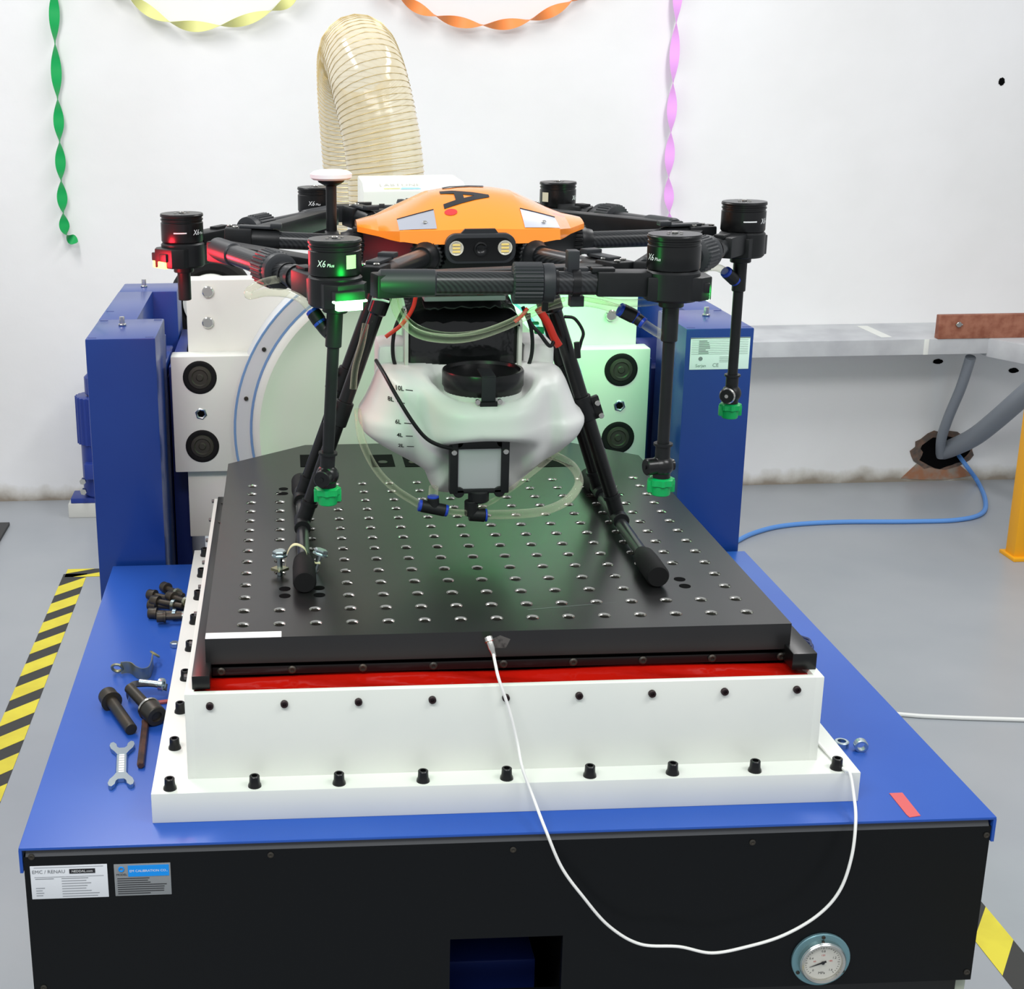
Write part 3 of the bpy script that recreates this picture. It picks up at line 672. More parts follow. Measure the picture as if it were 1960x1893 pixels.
def subdiv_text(txt, size, fn, bold=0):
    q = MB(); text_mb(q, txt, size, lambda u, v: Vector((u, v, 0)), bold)
    me = q.mesh('t', INK, (0, 0, 0), 0); bm = bmesh.new(); bm.from_mesh(me); bmesh.ops.triangulate(bm, faces=bm.faces)
    for _ in range(5):
        ed = [e_ for e_ in bm.edges if e_.calc_length() > .006]
        if not ed: break
        bmesh.ops.subdivide_edges(bm, edges=ed, cuts=1); bmesh.ops.triangulate(bm, faces=bm.faces)
    bm.verts.index_update(); o = MB(); o.fixn = False
    o.add([fn(v.co.x, v.co.y) for v in bm.verts], [[v.index for v in f.verts] for f in bm.faces]); bm.free(); bpy.data.meshes.remove(me); return o
part(sh_, 'lettering', subdiv_text('A', .098, onshell(.337, .336), .0022), INK, 0)
part(sh_, 'lettering', subdiv_text('I', .085, onshell(.341, .396), .003), INK, 0)
q = MB(); A = [shell(-.040, -.735, .0009)] + [shell(-.040 + .0095 * math.cos(k * PI / 10), -.735 + .0085 / .15 * math.sin(k * PI / 10), .0009) for k in range(20)]
q.add(A, [[0, 1 + k, 1 + (k + 1) % 20] for k in range(20)]); part(sh_, 'red_dot', q, INKR)
# hub body
hexb = [(HC.x + math.cos(math.radians(a)) * r, HC.y + math.sin(math.radians(a)) * r * .98) for a, r in ((-112, .155), (-68, .155), (-52, .155), (-8, .168), (8, .168), (52, .155), (68, .155), (112, .155), (128, .155), (172, .168), (188, .168), (232, .155))]
part(dr, 'hub_body', MB().prism(hexb, .430, .494, bev=.003), BLACK)
part(dr, 'hub_plate', MB().prism([(HC.x + (x - HC.x) * .96, HC.y + (y - HC.y) * .96) for x, y in hexb], .420, .431), CARB)
# headlamp and camera unit
hy = .236
q = MB(); c = PY(920, 476, hy); W2, H2 = .0515, .0215
def rrect(cx, cz, w, h, r, n=6):
    o = []
    for sx_, sz_, a0 in ((1, 1, 0), (-1, 1, 90), (-1, -1, 180), (1, -1, 270)):
        for k in range(n + 1): a = math.radians(a0 + 90 * k / n); o.append((cx + sx_ * (w - r) + r * math.cos(a), cz + sz_ * (h - r) + r * math.sin(a)))
    return o
hl = part(dr, 'headlamp_unit', MB().prism(rrect(c.x, c.z, W2, H2, .0165), hy, hy + .05, axis=1, bev=.0015).prism([(c.x - .030, c.z + H2 - .002), (c.x + .028, c.z + H2 - .002), (c.x + .022, c.z + H2 + .006), (c.x - .022, c.z + H2 + .006)], hy + .008, hy + .05, axis=1), GREYP)
part(hl, 'lamp_face', MB().prism(rrect(c.x, c.z - .001, W2 - .006, H2 - .005, .013), hy - .0008, hy + .001, axis=1), BLACKM)
for s in (-1, 1):
    lc = Vector((c.x + s * .0355, hy - .001, c.z + .001))
    part(hl, 'lamp', MB().lathe(lc, lc - Vector((0, 1, 0)), [(0, .0108), (.0015, .0104), (.0012, .009), (.0003, .0086)], 24), LAMPW)
    for k in (-1, 0, 1): part(hl, 'lamp_chip', MB().box((lc.x - .0055, hy - .0026, lc.z + k * .0048 - .0013), (lc.x + .0055, hy - .0012, lc.z + k * .0048 + .0013)), LAMPY)
lc = Vector((c.x, hy - .001, c.z)); part(hl, 'camera_lens', MB().lathe(lc, lc - Vector((0, 1, 0)), [(0, .0105), (.0035, .010), (.004, .008), (.002, .0062), (.001, .004)], 24), BLACKM)

# motors: (x, y, z of the bell centre)
M = {'FL': Vector((.1305, -.030, .509)), 'FR': Vector((.5605, -.030, .509)), 'R': Vector((.771, .345, .511)), 'L': Vector((-.0945, .457, .493)),
     'BL': Vector((.127, .842, .499)), 'BR': Vector((.577, .825, .504))}
ZT = .466     # height of the arm tubes
def joint(k):  # outer ends of the six hub arms
    return {'FL': Vector((.187, .070, ZT)), 'FR': Vector((.506, .075, ZT)), 'R': Vector((.713, .40, ZT + .006)), 'L': Vector((.005, .405, ZT + .012)),
            'BL': Vector((.20, .72, ZT + .01)), 'BR': Vector((.505, .72, ZT + .01))}[k]
H0 = {'FL': Vector((.277, .262, ZT)), 'FR': Vector((.431, .262, ZT)), 'R': Vector((.522, .40, ZT + .002)), 'L': Vector((.182, .40, ZT + .002)),
      'BL': Vector((.277, .538, ZT)), 'BR': Vector((.431, .538, ZT))}
Ztube = {'FL': .462, 'FR': .468, 'R': .470, 'L': .462, 'BL': .470, 'BR': .470}
HINGE = {'FR': Vector((.186, -.012, .470)), 'FL': Vector((-.035, .352, .470)), 'R': Vector((.545, .045, .472)), 'L': Vector((.150, .760, .476)), 'BL': Vector((.50, .80, .472)), 'BR': Vector((.700, .470, .476))}
for k in M:
    # hub arm (inner tube)
    a, b = H0[k], joint(k); d = (b - a).normalized(); side = d.cross(Vector((0, 0, 1)))
    r = part(dr, 'arm_root', MB().gear(a - d * .012, a + d * .010, .0265, .0022, 26).lathe(a + d * .010, a + d * 2, [(0, .0225), (.006, .0215), (.010, .0185), (.018, .0165)], 28), BLACK)
    part(dr, 'arm_tube', MB().cyl(a, b, .0135, 24), CARB)
    j = MB().lathe(b - d * .055, b, [(0, .0150), (.006, .0165), (.048, .0168), (.055, .0160)], 24)
    mt = Matrix.Translation(b) @ d.to_track_quat('X', 'Z').to_matrix().to_4x4()
    j.box((-.012, -.019, -.019), (.030, .019, .017), .003, mt); jo = part(dr, 'arm_joint', j, BLACK)
    j = MB()
    for (u_, w_) in ((-.004, -.010), (.014, .008), (.024, -.008)): p = mt @ Vector((u_, w_, .017)); j.cyl(p, p + Vector((0, 0, .0028)), .0045, 12, .0008)
    part(jo, 'joint_screw', j, STEEL)
    j = MB(); p = mt @ Vector((-.020, 0, .019)); j.box((-.045, -.010, .017), (.008, .010, .021), .001, mt); j.box((-.058, -.012, .019), (-.040, .012, .026), .0015, mt); part(jo, 'lock_lever', j, GREYP)
    # folded outer arm
    mo = M[k]; h = HINGE[k]; e_ = Vector((mo.x, mo.y, Ztube[k] if k != 'FR' else .466)); d = (e_ - h); Ln = d.length; d.normalize()
    j = MB().lathe(h, h + d, [(0, .0145), (.003, .0172), (.060, .0175), (.072, .0172), (.074, .0152)], 28)
    jj = (b + h) / 2; part(dr, 'hinge_block', MB().box((-(b - h).length / 2 - .006, -.016, -.019), ((b - h).length / 2 + .006, .016, .012), .003, Matrix.Translation(jj) @ (b - h).to_track_quat('X', 'Z').to_matrix().to_4x4()), BLACK)
    part(dr, 'arm_sleeve', j, GREYP)
    part(dr, 'outer_tube', MB().cyl(h + d * .05, e_ - d * .05, .0150, 28), CARB)
    kf = Ln * .515
    part(dr, 'locking_ring', MB().gear(h + d * (kf - .022), h + d * (kf + .016), .0268, .0016, 30).lathe(h + d * (kf + .016), h + d * 3, [(0, .0245), (.006, .0255), (.014, .0250), (.016, .020)], 28), GREYP)
    mt = Matrix.Translation(e_) @ d.to_track_quat('X', 'Z').to_matrix().to_4x4()
    j = MB().box((-.098, -.0185, -.015), (-.030, .0185, .016), .0025, mt).box((-.104, -.008, .014), (-.075, .008, .020), .001, mt); cl = part(dr, 'motor_clamp', j, BLACK)
    part(cl, 'clamp_band', MB().lathe(e_ - d * .128, e_, [(0, .0172), (.010, .0172)], 24).lathe(e_ - d * .150, e_, [(0, .0165), (.004, .0165)], 24), BLACKM)
    # motor: base block, bell, cap, screws
    zb = mo.z - .024; out = d.copy(); out.z = 0; out.normalize(); sd = Vector((-out.y, out.x, 0))
    mt2 = Matrix.Translation(Vector((mo.x, mo.y, 0))) @ out.to_track_quat('X', 'Z').to_matrix().to_4x4()
    ob = MB().cyl((mo.x, mo.y, zb - .040), (mo.x, mo.y, zb - .001), .0345, 36, .003).prism([(-.036, -.024), (.030, -.030), (.046, -.018), (.046, .018), (.030, .030), (-.036, .024)], zb - .038, zb - .008, bev=.002)
    nv = len(MB().cyl((0, 0, 0), (0, 0, 1), 1, 36, .003).v)
    for i in range(nv, len(ob.v)): ob.v[i] = mt2 @ ob.v[i]
    mb_ = part(dr, 'motor_mount', ob, BLACK)
    bell = part(dr, 'motor', MB().lathe((mo.x, mo.y, zb), (mo.x, mo.y, 9), [(0, .0325), (.002, .0335), (.018, .0335), (.030, .0335), (.031, .0322), (.0335, .0322), (.034, .0335), (.036, .0335), (.0368, .0322), (.039, .0322), (.0395, .034), (.0420, .0342), (.0430, .0335)], 48), MBODY)
    part(bell, 'motor_cap', MB().cyl((mo.x, mo.y, zb + .043), (mo.x, mo.y, zb + .0442), .0336, 48, .0004), CAP)
    j = MB().cyl((mo.x, mo.y, zb + .0442), (mo.x, mo.y, zb + .0468), .0042, 14, .0006)
    for q_ in range(4): a_ = q_ * PI / 2 + .5; j.cyl((mo.x + .011 * math.cos(a_), mo.y + .011 * math.sin(a_), zb + .0442), (mo.x + .011 * math.cos(a_), mo.y + .011 * math.sin(a_), zb + .0453), .0022, 10)
    part(bell, 'cap_screw', j, STEEL)
    # lettering wrapped round the bell; ang = direction it faces
    def wrap(ang, zz, rr_=.0338):
        return lambda u, v: Vector((mo.x + rr_ * math.cos(ang + u / rr_), mo.y + rr_ * math.sin(ang + u / rr_), zz + v))
    ang = {'FL': -PI / 2 - .55, 'BL': -PI / 2 - .25, 'FR': -PI / 2 - 1.25, 'R': -PI / 2 + .75, 'L': -PI / 2 + .8, 'BR': -PI / 2 + .9}[k]
    q = MB(); text_mb(q, 'X6', .0118, lambda u, v: wrap(ang, zb + .016)(u * .85 + v * .18, v)); text_mb(q, 'Plus', .0058, lambda u, v: wrap(ang + .36, zb + .0145)(u + v * .18, v)); part(bell, 'lettering', q, INKW, 0)
    q = MB(); a2 = {'FL': -PI / 2 + .62, 'BL': -PI / 2 + .80, 'BR': -PI / 2 - .95, 'FR': -PI / 2 + 2.2, 'R': PI / 2, 'L': PI / 2}[k]
    f = wrap(a2, zb + .018, .0339); us_ = [-.0075 + i * .0025 for i in range(7)]
    q.add([f(u, -.0085) for u in us_] + [f(u, .0085) for u in us_], [[i, i + 1, i + 8, i + 7] for i in range(6)]); part(bell, 'sticker', q, STICK)
    if k in ('R', 'L'):
        q = MB(); f = wrap(-PI / 2 + (.02 if k == 'R' else -.02), zb + .016); us_ = [-.011 + i * .003 for i in range(8)]
        q.add([f(u, -.0009) for u in us_] + [f(u, .0009) for u in us_], [[i, i + 1, i + 9, i + 8] for i in range(7)]); part(bell, 'print_bar', q, INKW)
    # navigation light on the outer end of the mount
    red = k in ('L', 'BL')
    lo = {'FL': Vector((.30, -.95, 0)), 'FR': Vector((.97, -.22, 0)), 'L': Vector((-.78, -.62, 0)), 'R': Vector((.5, .87, 0)), 'BL': Vector((-.93, -.37, 0)), 'BR': Vector((.1, 1, 0))}[k].normalized()
    p = Vector((mo.x, mo.y, zb - .030)) + lo * {'FL': .0525, 'FR': .043, 'L': .044}.get(k, .048); wv_ = Vector((-lo.y, lo.x, 0))
    mt3 = Matrix(((lo.x, wv_.x, 0, p.x), (lo.y, wv_.y, 0, p.y), (0, 0, 1, p.z), (0, 0, 0, 1)))
    lh = part(dr, 'light_housing', MB().box((-.024, -.020, .002), (.003, .020, .015), .002, mt3).box((-.024, -.012, -.006), (-.006, .012, .003), .001, mt3), BLACK)
    sz = 1.0 if k in ('FL', 'L') else .75
    part(lh, 'led_lens', MB().box((-.008, -.0165 * sz, -.0085), (.0035, .0165 * sz, .0025), .0012, mt3), LEDR if red else LEDG, label='glowing red light' if red else 'glowing green light')
    if k == 'FL': part(lh, 'led_rim', MB().box((-.003, -.022, .0015), (.0045, .022, .0042), .001, mt3), LEDG)
    if k == 'FL':
        point('green_led_glow', p + lo * .05 + Vector((.006, 0, -.004)), .8, (.01, 1, .10), .02)
        spot('green_led_glow', (p.x + .01, p.y + .01, p.z - .014), (.30, .35, 0), .5, (.05, 1, .2), 1.4, .02)
    if k == 'L': point('red_led_glow', p + lo * .04 + Vector((.01, 0, .0)), 1.5, (1, .02, .04), .02)
    if k == 'FR': point('green_led_glow', p + lo * .014, .05, (.02, 1, .12))
    if k == 'BR': spot('green_led_glow', p + Vector((0, .01, -.012)), (.50, 1.02, .02), 5.4, (.10, 1, .22), 2.5, .02)
    if k == 'R': spot('green_led_glow', p + Vector((0, .01, -.012)), (.72, 1.02, .02), 4.2, (.10, 1, .22), 1.9, .02)
    # spray lance under four of the motors
    if k in ('FL', 'FR', 'R', 'L'):
        zb2 = {'FL': .229, 'FR': .232, 'R': .238, 'L': .388}[k]; top = Vector((mo.x, mo.y, zb - .039)); dx = {'FL': -.013, 'FR': 0, 'R': 0, 'L': 0}[k]
        bot = Vector((mo.x + dx, mo.y, zb2)); dn = (bot - top).normalized()
        ln = part(dr, 'spray_lance', MB().cyl(top, top + dn * .055, .0105, 20, .001).cyl(top, top + dn * .010, .016, 20, .001).cyl(top + dn * .05, bot, .0078, 20), BLACK)
        if k != 'L':
            part(ln, 'lance_collar', MB().cyl(bot - dn * -.002, bot - dn * .022, .0098, 18, .001).cyl(bot - dn * .02, bot - dn * .023, .0125, 18), BLACK)
            nb = bot + Vector((0, 0, -.008)); sg = -1 if k == 'FR' else (-.55 if k == 'R' else -.3); fw = Vector((sg, -.8 if k != 'FR' else -.25, 0)).normalized()
            nz = MB().sphere(nb, .0155, 20, (1, 1, .95)).cyl(nb, nb + fw * .024, .0112, 18, .001).cyl(nb, nb - fw * .016, .008, 14).cyl(nb + Vector((0, 0, -.006)), nb + Vector((0, 0, -.018)), .0115, 18)
            part(ln, 'nozzle_body', nz, BLACKM if k != 'R' else BLACK)
            part(ln, 'nozzle_ring', MB().torus(nb + fw * .020, fw, .0105 if k == 'R' else .0095, .0026 if k == 'R' else .0016, 22, 6).cyl(nb + fw * .024, nb + fw * .0255, .003, 10), STEEL if k == 'R' else BLACKM)
            cz = nb.z - .016
            g_ = MB().gear((nb.x, nb.y, cz), (nb.x, nb.y, cz - .011), .0175, .0022, 8).cyl((nb.x, nb.y, cz - .010), (nb.x, nb.y, cz - .024), .0140, 20, .001, r2=.0125).box((nb.x - .018, nb.y - .004, cz - .020), (nb.x + .018, nb.y + .004, cz - .004), .001)
            part(ln, 'nozzle_cap', g_, GREEN, label='bright green nozzle cap')
# spare rear arms' extra clamp on the front tube
e0 = lerp(HINGE['FR'], M['FR'], .63); 
part(dr, 'tube_clip', MB().box((.427, -.024, .478), (.442, -.004, .508), .002).box((.425, -.020, .474), (.455, -.006, .486), .002), GREYP); part(dr, 'tube_clip', MB().box((.432, -.022, .436), (.450, -.006, .450), .001), GREYP)
part(dr, 'cable_tie', MB().torus((.401, -.012, .468), (1, 0, 0), .0165, .0022, 24, 6).box((.397, -.017, .430), (.405, -.010, .452), .001), BLACK)
# GPS puck on its mast
gp = Vector((.1425, .44, 0)); zt_ = .568
ms = part(dr, 'gps_mast', MB().cyl((gp.x, gp.y, .468), (gp.x, gp.y, zt_ - .008), .0085, 16).lathe((gp.x, gp.y, zt_ - .014), (gp.x, gp.y, 9), [(0, .009), (.006, .020), (.010, .022), (.011, .022)], 28).cyl((gp.x, gp.y - .003, .44), (gp.x, gp.y - .003, .468), .010, 16).box((gp.x - .011, .395, .440), (gp.x + .011, .447, .484), .002), BLACK)
part(ms, 'gps_puck', MB().lathe((gp.x, gp.y, zt_ - .004), (gp.x, gp.y, 9), [(0, .0285), (.003, .0325), (.009, .0330), (.013, .028), (.0145, .020), (.0150, .019), (.0152, .001)], 40), mat('white_gloss_plastic', (240, 240, 242), .25), label='round white antenna puck')
# landing gear
for s, xf, xb, yf, yb in ((-1, .0865, .087, .116, .612), (1, .6005, .607, .104, .605)):
    f = Vector((xf, yf, .0172)); b = Vector((xb, yb, .0172)); d = (b - f).normalized()
    lg = part(dr, 'skid_tube', MB().cyl(f, b, .0098, 20), CARB)
    part(lg, 'foam_end', MB().lathe(f - d * .006, b, [(0, .0150), (.004, .0172), (.060, .0172), (.085, .0160), (.090, .0135), (.10, .012)], 28), BLACKR); part(lg, 'foam_end', MB().lathe(b + d * .006, f, [(0, .013), (.004, .0165), (.055, .0165), (.075, .013)], 28), BLACKR)
    for yy, ty in ((.365, .36), (.508, .47)):
        jx = xf + (xb - xf) * (yy - yf) / (yb - yf); jb = Vector((jx, yy, .022)); tp = Vector((HC.x + s * .128 + (.0 if s < 0 else -.012), ty, .415))
        dd = (tp - jb).normalized(); front = yy < .4
        lgp = part(dr, 'landing_leg', MB().cyl(jb, tp, .0112, 22).lathe(tp - dd * .055, tp, [(0, .0115), (.003, .0145), (.05, .0155), (.062, .0155)], 22), BLACKM)
        part(lgp, 'leg_tee', MB().cyl(jb - d * .026, jb + d * .026, .0132, 22, .001).cyl(jb, jb + dd * .040, .0122, 20, .001).cyl(jb + dd * .034, jb + dd * .040, .0140, 20), BLACK)
        mid = jb + dd * (.195 if front else .225); mt = Matrix.Translation(mid) @ dd.to_track_quat('Z', 'Y').to_matrix().to_4x4()
        part(lgp, 'leg_clamp', MB().cyl(mid - dd * .020, mid + dd * .020, .0145, 22, .001).box((-.006, -.012, -.018), (.006, .012, .018), .001, Matrix.Translation(mid + Vector((s * .014, 0, 0))) @ mt.to_3x3().to_4x4()), BLACK)
        j = MB()
        for z_ in (-.011, .011): p = mid + dd * z_ + Vector((s * .021, -.004, 0)); j.cyl(p, p + Vector((0, -.011, 0)), .0045, 12, .0008)
        part(lgp, 'clamp_screw', j, STEEL)
    part(dr, 'leg_bracket', MB().box((HC.x + s * .128 - .024, .335, .405), (HC.x + s * .128 + .018, .50, .432), .004), BLACK)

# tank: front half field swept over an outline (x, z)
TO = [(735, 696), (722, 706), (712, 735), (697, 768), (683, 788), (688, 815), (720, 838), (765, 862), (806, 886), (815, 905), (823, 927), (850, 932), (905, 934), (950, 932), (977, 927), (990, 905), (1011, 884), (1055, 855), (1100, 820), (1113, 795), (1112, 782), (1098, 770), (1085, 735), (1074, 706), (1060, 696), (1000, 694), (930, 694), (850, 694), (790, 694)]
yc = .345; TP = [PY(x, y, yc) for x, y in TO]; TP = [(p.x, p.z) for p in TP]
# densify and round the outline
def closed_spline(pts, n=5):
    N = len(pts); out = []
    for i in range(N):
        a, b, c, d = [Vector((pts[(i + o) % N][0], pts[(i + o) % N][1])) for o in (-1, 0, 1, 2)]
        for k in range(n):
            t = k / n; out.append(.5 * ((2 * b) + (c - a) * t * .8 + (2 * a - 5 * b + 4 * c - d) * t * t * 1 + (3 * b - a - 3 * c + d) * t ** 3) if False else b.lerp(c, t))
    for _ in range(3): out = [(out[k - 1] + out[k] * 2 + out[(k + 1) % len(out)]) / 4 for k in range(len(out))]
    return out
OL = closed_spline(TP, 5); cen = Vector((.350, .215))
LC = PY(925, 735, .262); LCx, LCy = LC.x, .268
def front_y(x, z, t):
    T = .125; y = yc - T * (1 - t ** 4.5) ** (1 / 2.2) if t < 1 else yc
    dx = x - LCx; k = 1 - t ** 8
    g1 = math.exp(-(dx / .074) ** 4) * math.exp(-((z - .222) / .036) ** 4)      # pedestal under the lid
    y -= .034 * g1 * k
    zr = .196 - 2.2 * dx * dx
    g2 = math.exp(-(dx / .066) ** 6) / (1 + math.exp((z - zr) / .003))       # arch recess over the radar
    y += .032 * g2 * k
    y += .014 * math.exp(-((abs(dx) - .100) / .016) ** 2) * k               # vertical valleys
    return y
def back_y(x, z, t): return yc + .120 * max(0, 1 - t ** 3.2) ** (1 / 2.4)
NR = 46; N = len(OL); vs = []; fs = []
for side in (0, 1):
    for i in range(1, NR + 1):
        t = (i / NR) ** .8
        for k in range(N):
            p = cen.lerp(OL[k], t); x, z = p
            y = front_y(x, z, t) if side == 0 else back_y(x, z, t)
            if i == NR: y = yc
            r_ = math.hypot(x - LCx, y - LCy)
            if r_ < .088: cap_ = .2555 + max(0, r_ - .066) * 1.6; z = min(z, cap_)
            vs.append(Vector((x, y, z)))
o0 = NR * N
for side in (0, 1):
    o_ = side * o0
    for i in range(NR - 1):
        for k in range(N): k2 = (k + 1) % N; fs.append([o_ + i * N + k, o_ + i * N + k2, o_ + (i + 1) * N + k2, o_ + (i + 1) * N + k])
    vs.append(Vector((cen.x, front_y(cen.x, cen.y, 0) if side == 0 else back_y(0, 0, 0), cen.y))); ci = len(vs) - 1
    for k in range(N): fs.append([o_ + k, o_ + (k + 1) % N, ci])
q = MB().add(vs, fs); tk = part(dr, 'spray_tank', q, TANK, 80, label='white plastic tank with hand-marked levels')
part(tk, 'neck', MB().lathe((LCx, LCy, .205), (LCx, LCy, 9), [(.040, .064), (.044, .062), (.045, .0605), (.058, .0585), (.062, .058)], 48), TANK)
lid = part(tk, 'lid', MB().lathe((LCx, LCy, .256), (LCx, LCy, 9), [(0, .0575), (.012, .0595), (.015, .0615), (.036, .0618), (.0385, .0605), (.0385, .0565), (.034, .055), (.033, .030), (.0335, .001)], 56), BLACKM)
part(tk, 'lid_strap', MB().box((LCx - .0105, LCy - .0635, .258), (LCx + .0105, LCy - .0605, .296), .001).box((LCx - .0105, LCy - .0635, .2935), (LCx + .0105, LCy - .008, .2965), .001), GREYP)
part(tk, 'strap_buckle', MB().box((LCx - .013, LCy - .067, .250), (LCx + .013, LCy - .056, .258), .001), BLACK)
for s in (-1, 1): c = Vector((LCx + s * .0165, LCy - .063, .2585)); part(tk, 'buckle_screw', MB().cyl(c, c - Vector((0, .006, 0)), .0040, 12, .0006), STEEL)
for xa, xb in ((.210, .262), (.438, .490)): part(tk, 'carry_lobe', MB().box((xa, .36, .235), (xb, .46, .314), .012), TANK)
# level marks on the tank's front-left face
def tank_front(x, z):
    best = None
    v = Vector((x, z)) - cen; ang_ = math.atan2(v.y, v.x)
    tt = 1e9
    for k in range(N):
        a = OL[k] - cen; b = OL[(k + 1) % N] - cen
        den = v.x * (b.y - a.y) - v.y * (b.x - a.x)
        if abs(den) < 1e-12: continue
        s_ = (a.x * (b.y - a.y) - a.y * (b.x - a.x)) / den; u_ = (a.x * v.y - a.y * v.x) / den
        if s_ > 0 and -1e-6 <= u_ <= 1 + 1e-6: tt = min(tt, s_)
    t = min(.999, 1 / tt if tt < 1e8 else 0); return Vector((x, front_y(x, z, t) - .0012, z))
for txt, px, py in (('10L', 762, 737), ('8L', 746, 759), ('6L', 758, 796), ('4L', 761, 820), ('2L', 764, 842)):
    p = PY(px, py, .27); q = MB(); q.fixn = False
    text_mb(q, txt, .0085, lambda u, v: tank_front(p.x + u, p.z + v), .0002)
    q.add([tank_front(p.x + .009, p.z - .0018), tank_front(p.x + .020, p.z - .0036), tank_front(p.x + .020, p.z - .0024), tank_front(p.x + .009, p.z - .0006)], [[0, 1, 2, 3]])
    part(tk, 'level_mark', q, INK, 0)
# radar frame in front of the tank
a = PY(862, 846, .212); b = PY(974, 944, .212); ry = .212
x0, x1, z1, z0 = a.x, b.x, a.z, b.z; bw = .0125
q = MB().box((x0, ry, z0), (x0 + bw, ry + .02, z1), .002).box((x1 - bw, ry, z0), (x1, ry + .02, z1), .002).box((x0 + .002, ry + .001, z1 - bw), (x1 - .002, ry + .019, z1), .002).box((x0 + .002, ry + .001, z0), (x1 - .002, ry + .019, z0 + .007), .002)
for xx, zz in ((x0 + .012, z1 - .002), (x1 - .012, z1 - .002), (x0 + .014, z0 + .002), (x1 - .014, z0 + .002)): q.cyl((xx, ry + .001, zz), (xx, ry + .018, zz), .0085, 16, .001)
q.cyl(((x0 + x1) / 2, ry + .008, z0 - .014), ((x0 + x1) / 2, ry + .008, z0 + .004), .016, 20, .002); rf = part(dr, 'radar_frame', q, BLACK)
part(rf, 'radar_panel', MB().box((x0 + .010, ry + .004, z0 + .006), (x1 - .010, ry + .016, z1 - .010), .003), mat('grey_radar_face', (168, 169, 173), .35), label='flat grey square sensor face')
for xx in (x0 + .006, x1 - .006): c = Vector((xx, ry, z1 - .0165)); part(rf, 'frame_screw', MB().cyl(c, c - Vector((0, .003, 0)), .0042, 14, .0006), STEEL)
part(dr, 'radar_mount', MB().box((x0 + .015, ry + .018, z0 + .01), (x1 - .015, ry + .05, z1 - .005), .002), BLACK)
# battery
a = PY(783, 716, .33); b = PY(992, 716, .33); zt2 = PY(890, 612, .33).z
bt = part(dr, 'battery', MB().box((a.x, .342, .250), (b.x, .475, zt2), .006), mat('black_gloss_wrap', (16, 17, 18), .12, spec=.6, bump=(26, .35, .004)))
q = MB(); vs = []; fs = []; rn = random.Random(5); NX_, NY_ = 20, 8
for j in range(NY_ + 1):
    for i in range(NX_ + 1):
        u, v = i / NX_, j / NY_; e = min(u, 1 - u, .15) / .15
        z = zt2 + .010 + .022 * v * 1.0 - (1 - e) * .010 + rn.uniform(-.0022, .0022) - (.012 if j == 0 else 0)
        vs.append((a.x + (b.x - a.x) * u, .322 + .16 * v, z))
for j in range(NY_):
    for i in range(NX_): k_ = j * (NX_ + 1) + i; fs.append([k_, k_ + 1, k_ + NX_ + 2, k_ + NX_ + 1])
q.add(vs, fs); part(bt, 'crumpled_wrap', q, MATS['black_gloss_wrap'], 50)
a2 = PY(808, 586, .40); b2 = PY(962, 586, .40)
q = MB().box((a2.x, .37, zt2 + .022), (b2.x, .47, zt2 + .030), .002); lb = part(bt, 'battery_label', q, PAPER)
q = MB(); 
for i in range(6): q.box((a2.x + .012 + i * .018, .378 + (i % 2) * .02, zt2 + .0301), (a2.x + .022 + i * .018, .40 + (i % 3) * .015, zt2 + .0306))
part(lb, 'label_print', q, INKR)
for xx in (a.x - .004, b.x + .002): part(bt, 'side_strap', MB().box((xx - .003, .33, .262), (xx + .003, .36, zt2 - .002), .001), mat('pale_strap', (196, 198, 190), .5))
for s, xx in ((-1, a.x - .012), (1, b.x + .010)): part(dr, 'tank_strap', MB().tube(spline([(xx, .34, .262), (xx + s * .012, .34, .300), (xx + s * .010, .34, .34), (xx - s * .004, .34, .375)], 8), .003, 8), BLACK)

# hoses, fittings and wires of the drone
def pipe(name, pts, r, m_, root=dr, n=10, seg=10, label=None): return part(root, name, MB().tube(spline(pts, seg), r, n), m_, 60, label)
def fitting(a, b, r=.0085):
    a = Vector(a); b = Vector(b); d = (b - a).normalized(); o = part(dr, 'push_fitting', MB().cyl(a, b, r, 16, .001), BLACK)
    part(o, 'release_ring', MB().cyl(a - d * .004, a + d * .001, r * .95, 16, .0008).cyl(b - d * .001, b + d * .004, r * .95, 16, .0008), BFIT); return o
Y = .02
pipe('clear_tube', [PY(752, 560, .03), PY(762, 600, .02), PY(795, 636, .01), PY(850, 648, .0), PY(905, 644, -.005), PY(970, 622, -.01), PY(1035, 590, -.01), PY(1090, 577, -.01), PY(1140, 580, -.01), PY(1186, 593, -.01)], .0062, CLEAR)
pipe('clear_tube', [PY(760, 556, .05), PY(772, 600, .05), PY(805, 628, .05), PY(860, 640, .05), PY(930, 632, .05), PY(1010, 600, .05), PY(1080, 572, .03)], .0030, CLEAR)
fitting(PY(1190, 594, -.01), PY(1214, 606, -.01), .0095); fitting(PY(1214, 606, -.01), PY(1228, 616, -.015), .008)
pipe('clear_tube', [PY(1230, 618, -.015), PY(1248, 630, -.02), PY(1268, 642, -.028)], .0060, CLEAR)
pipe('clear_tube', [PY(1095, 562, .0), PY(1135, 572, -.005), PY(1185, 580, -.01), PY(1235, 579, -.015), PY(1262, 576, -.02)], .0050, CLEAR)
pipe('clear_tube', [PY(540, 533, .10), PY(505, 540, .12), PY(478, 555, .12), PY(478, 566, .11), PY(510, 560, .08), PY(550, 562, .04), PY(578, 574, .01), PY(598, 596, -.01)], .0055, CLEAR)
fitting(PY(600, 598, -.01), PY(612, 616, -.015), .0095); pipe('lance_elbow', [PY(612, 616, -.015), PY(625, 632, -.02), PY(634, 640, -.028)], .009, BLACK)
pipe('clear_tube', [PY(1340, 520, .30), PY(1356, 512, .31), PY(1375, 513, .32), PY(1389, 520, .33)], .0060, CLEAR)
fitting(PY(1391, 522, .33), PY(1406, 536, .34), .0095)
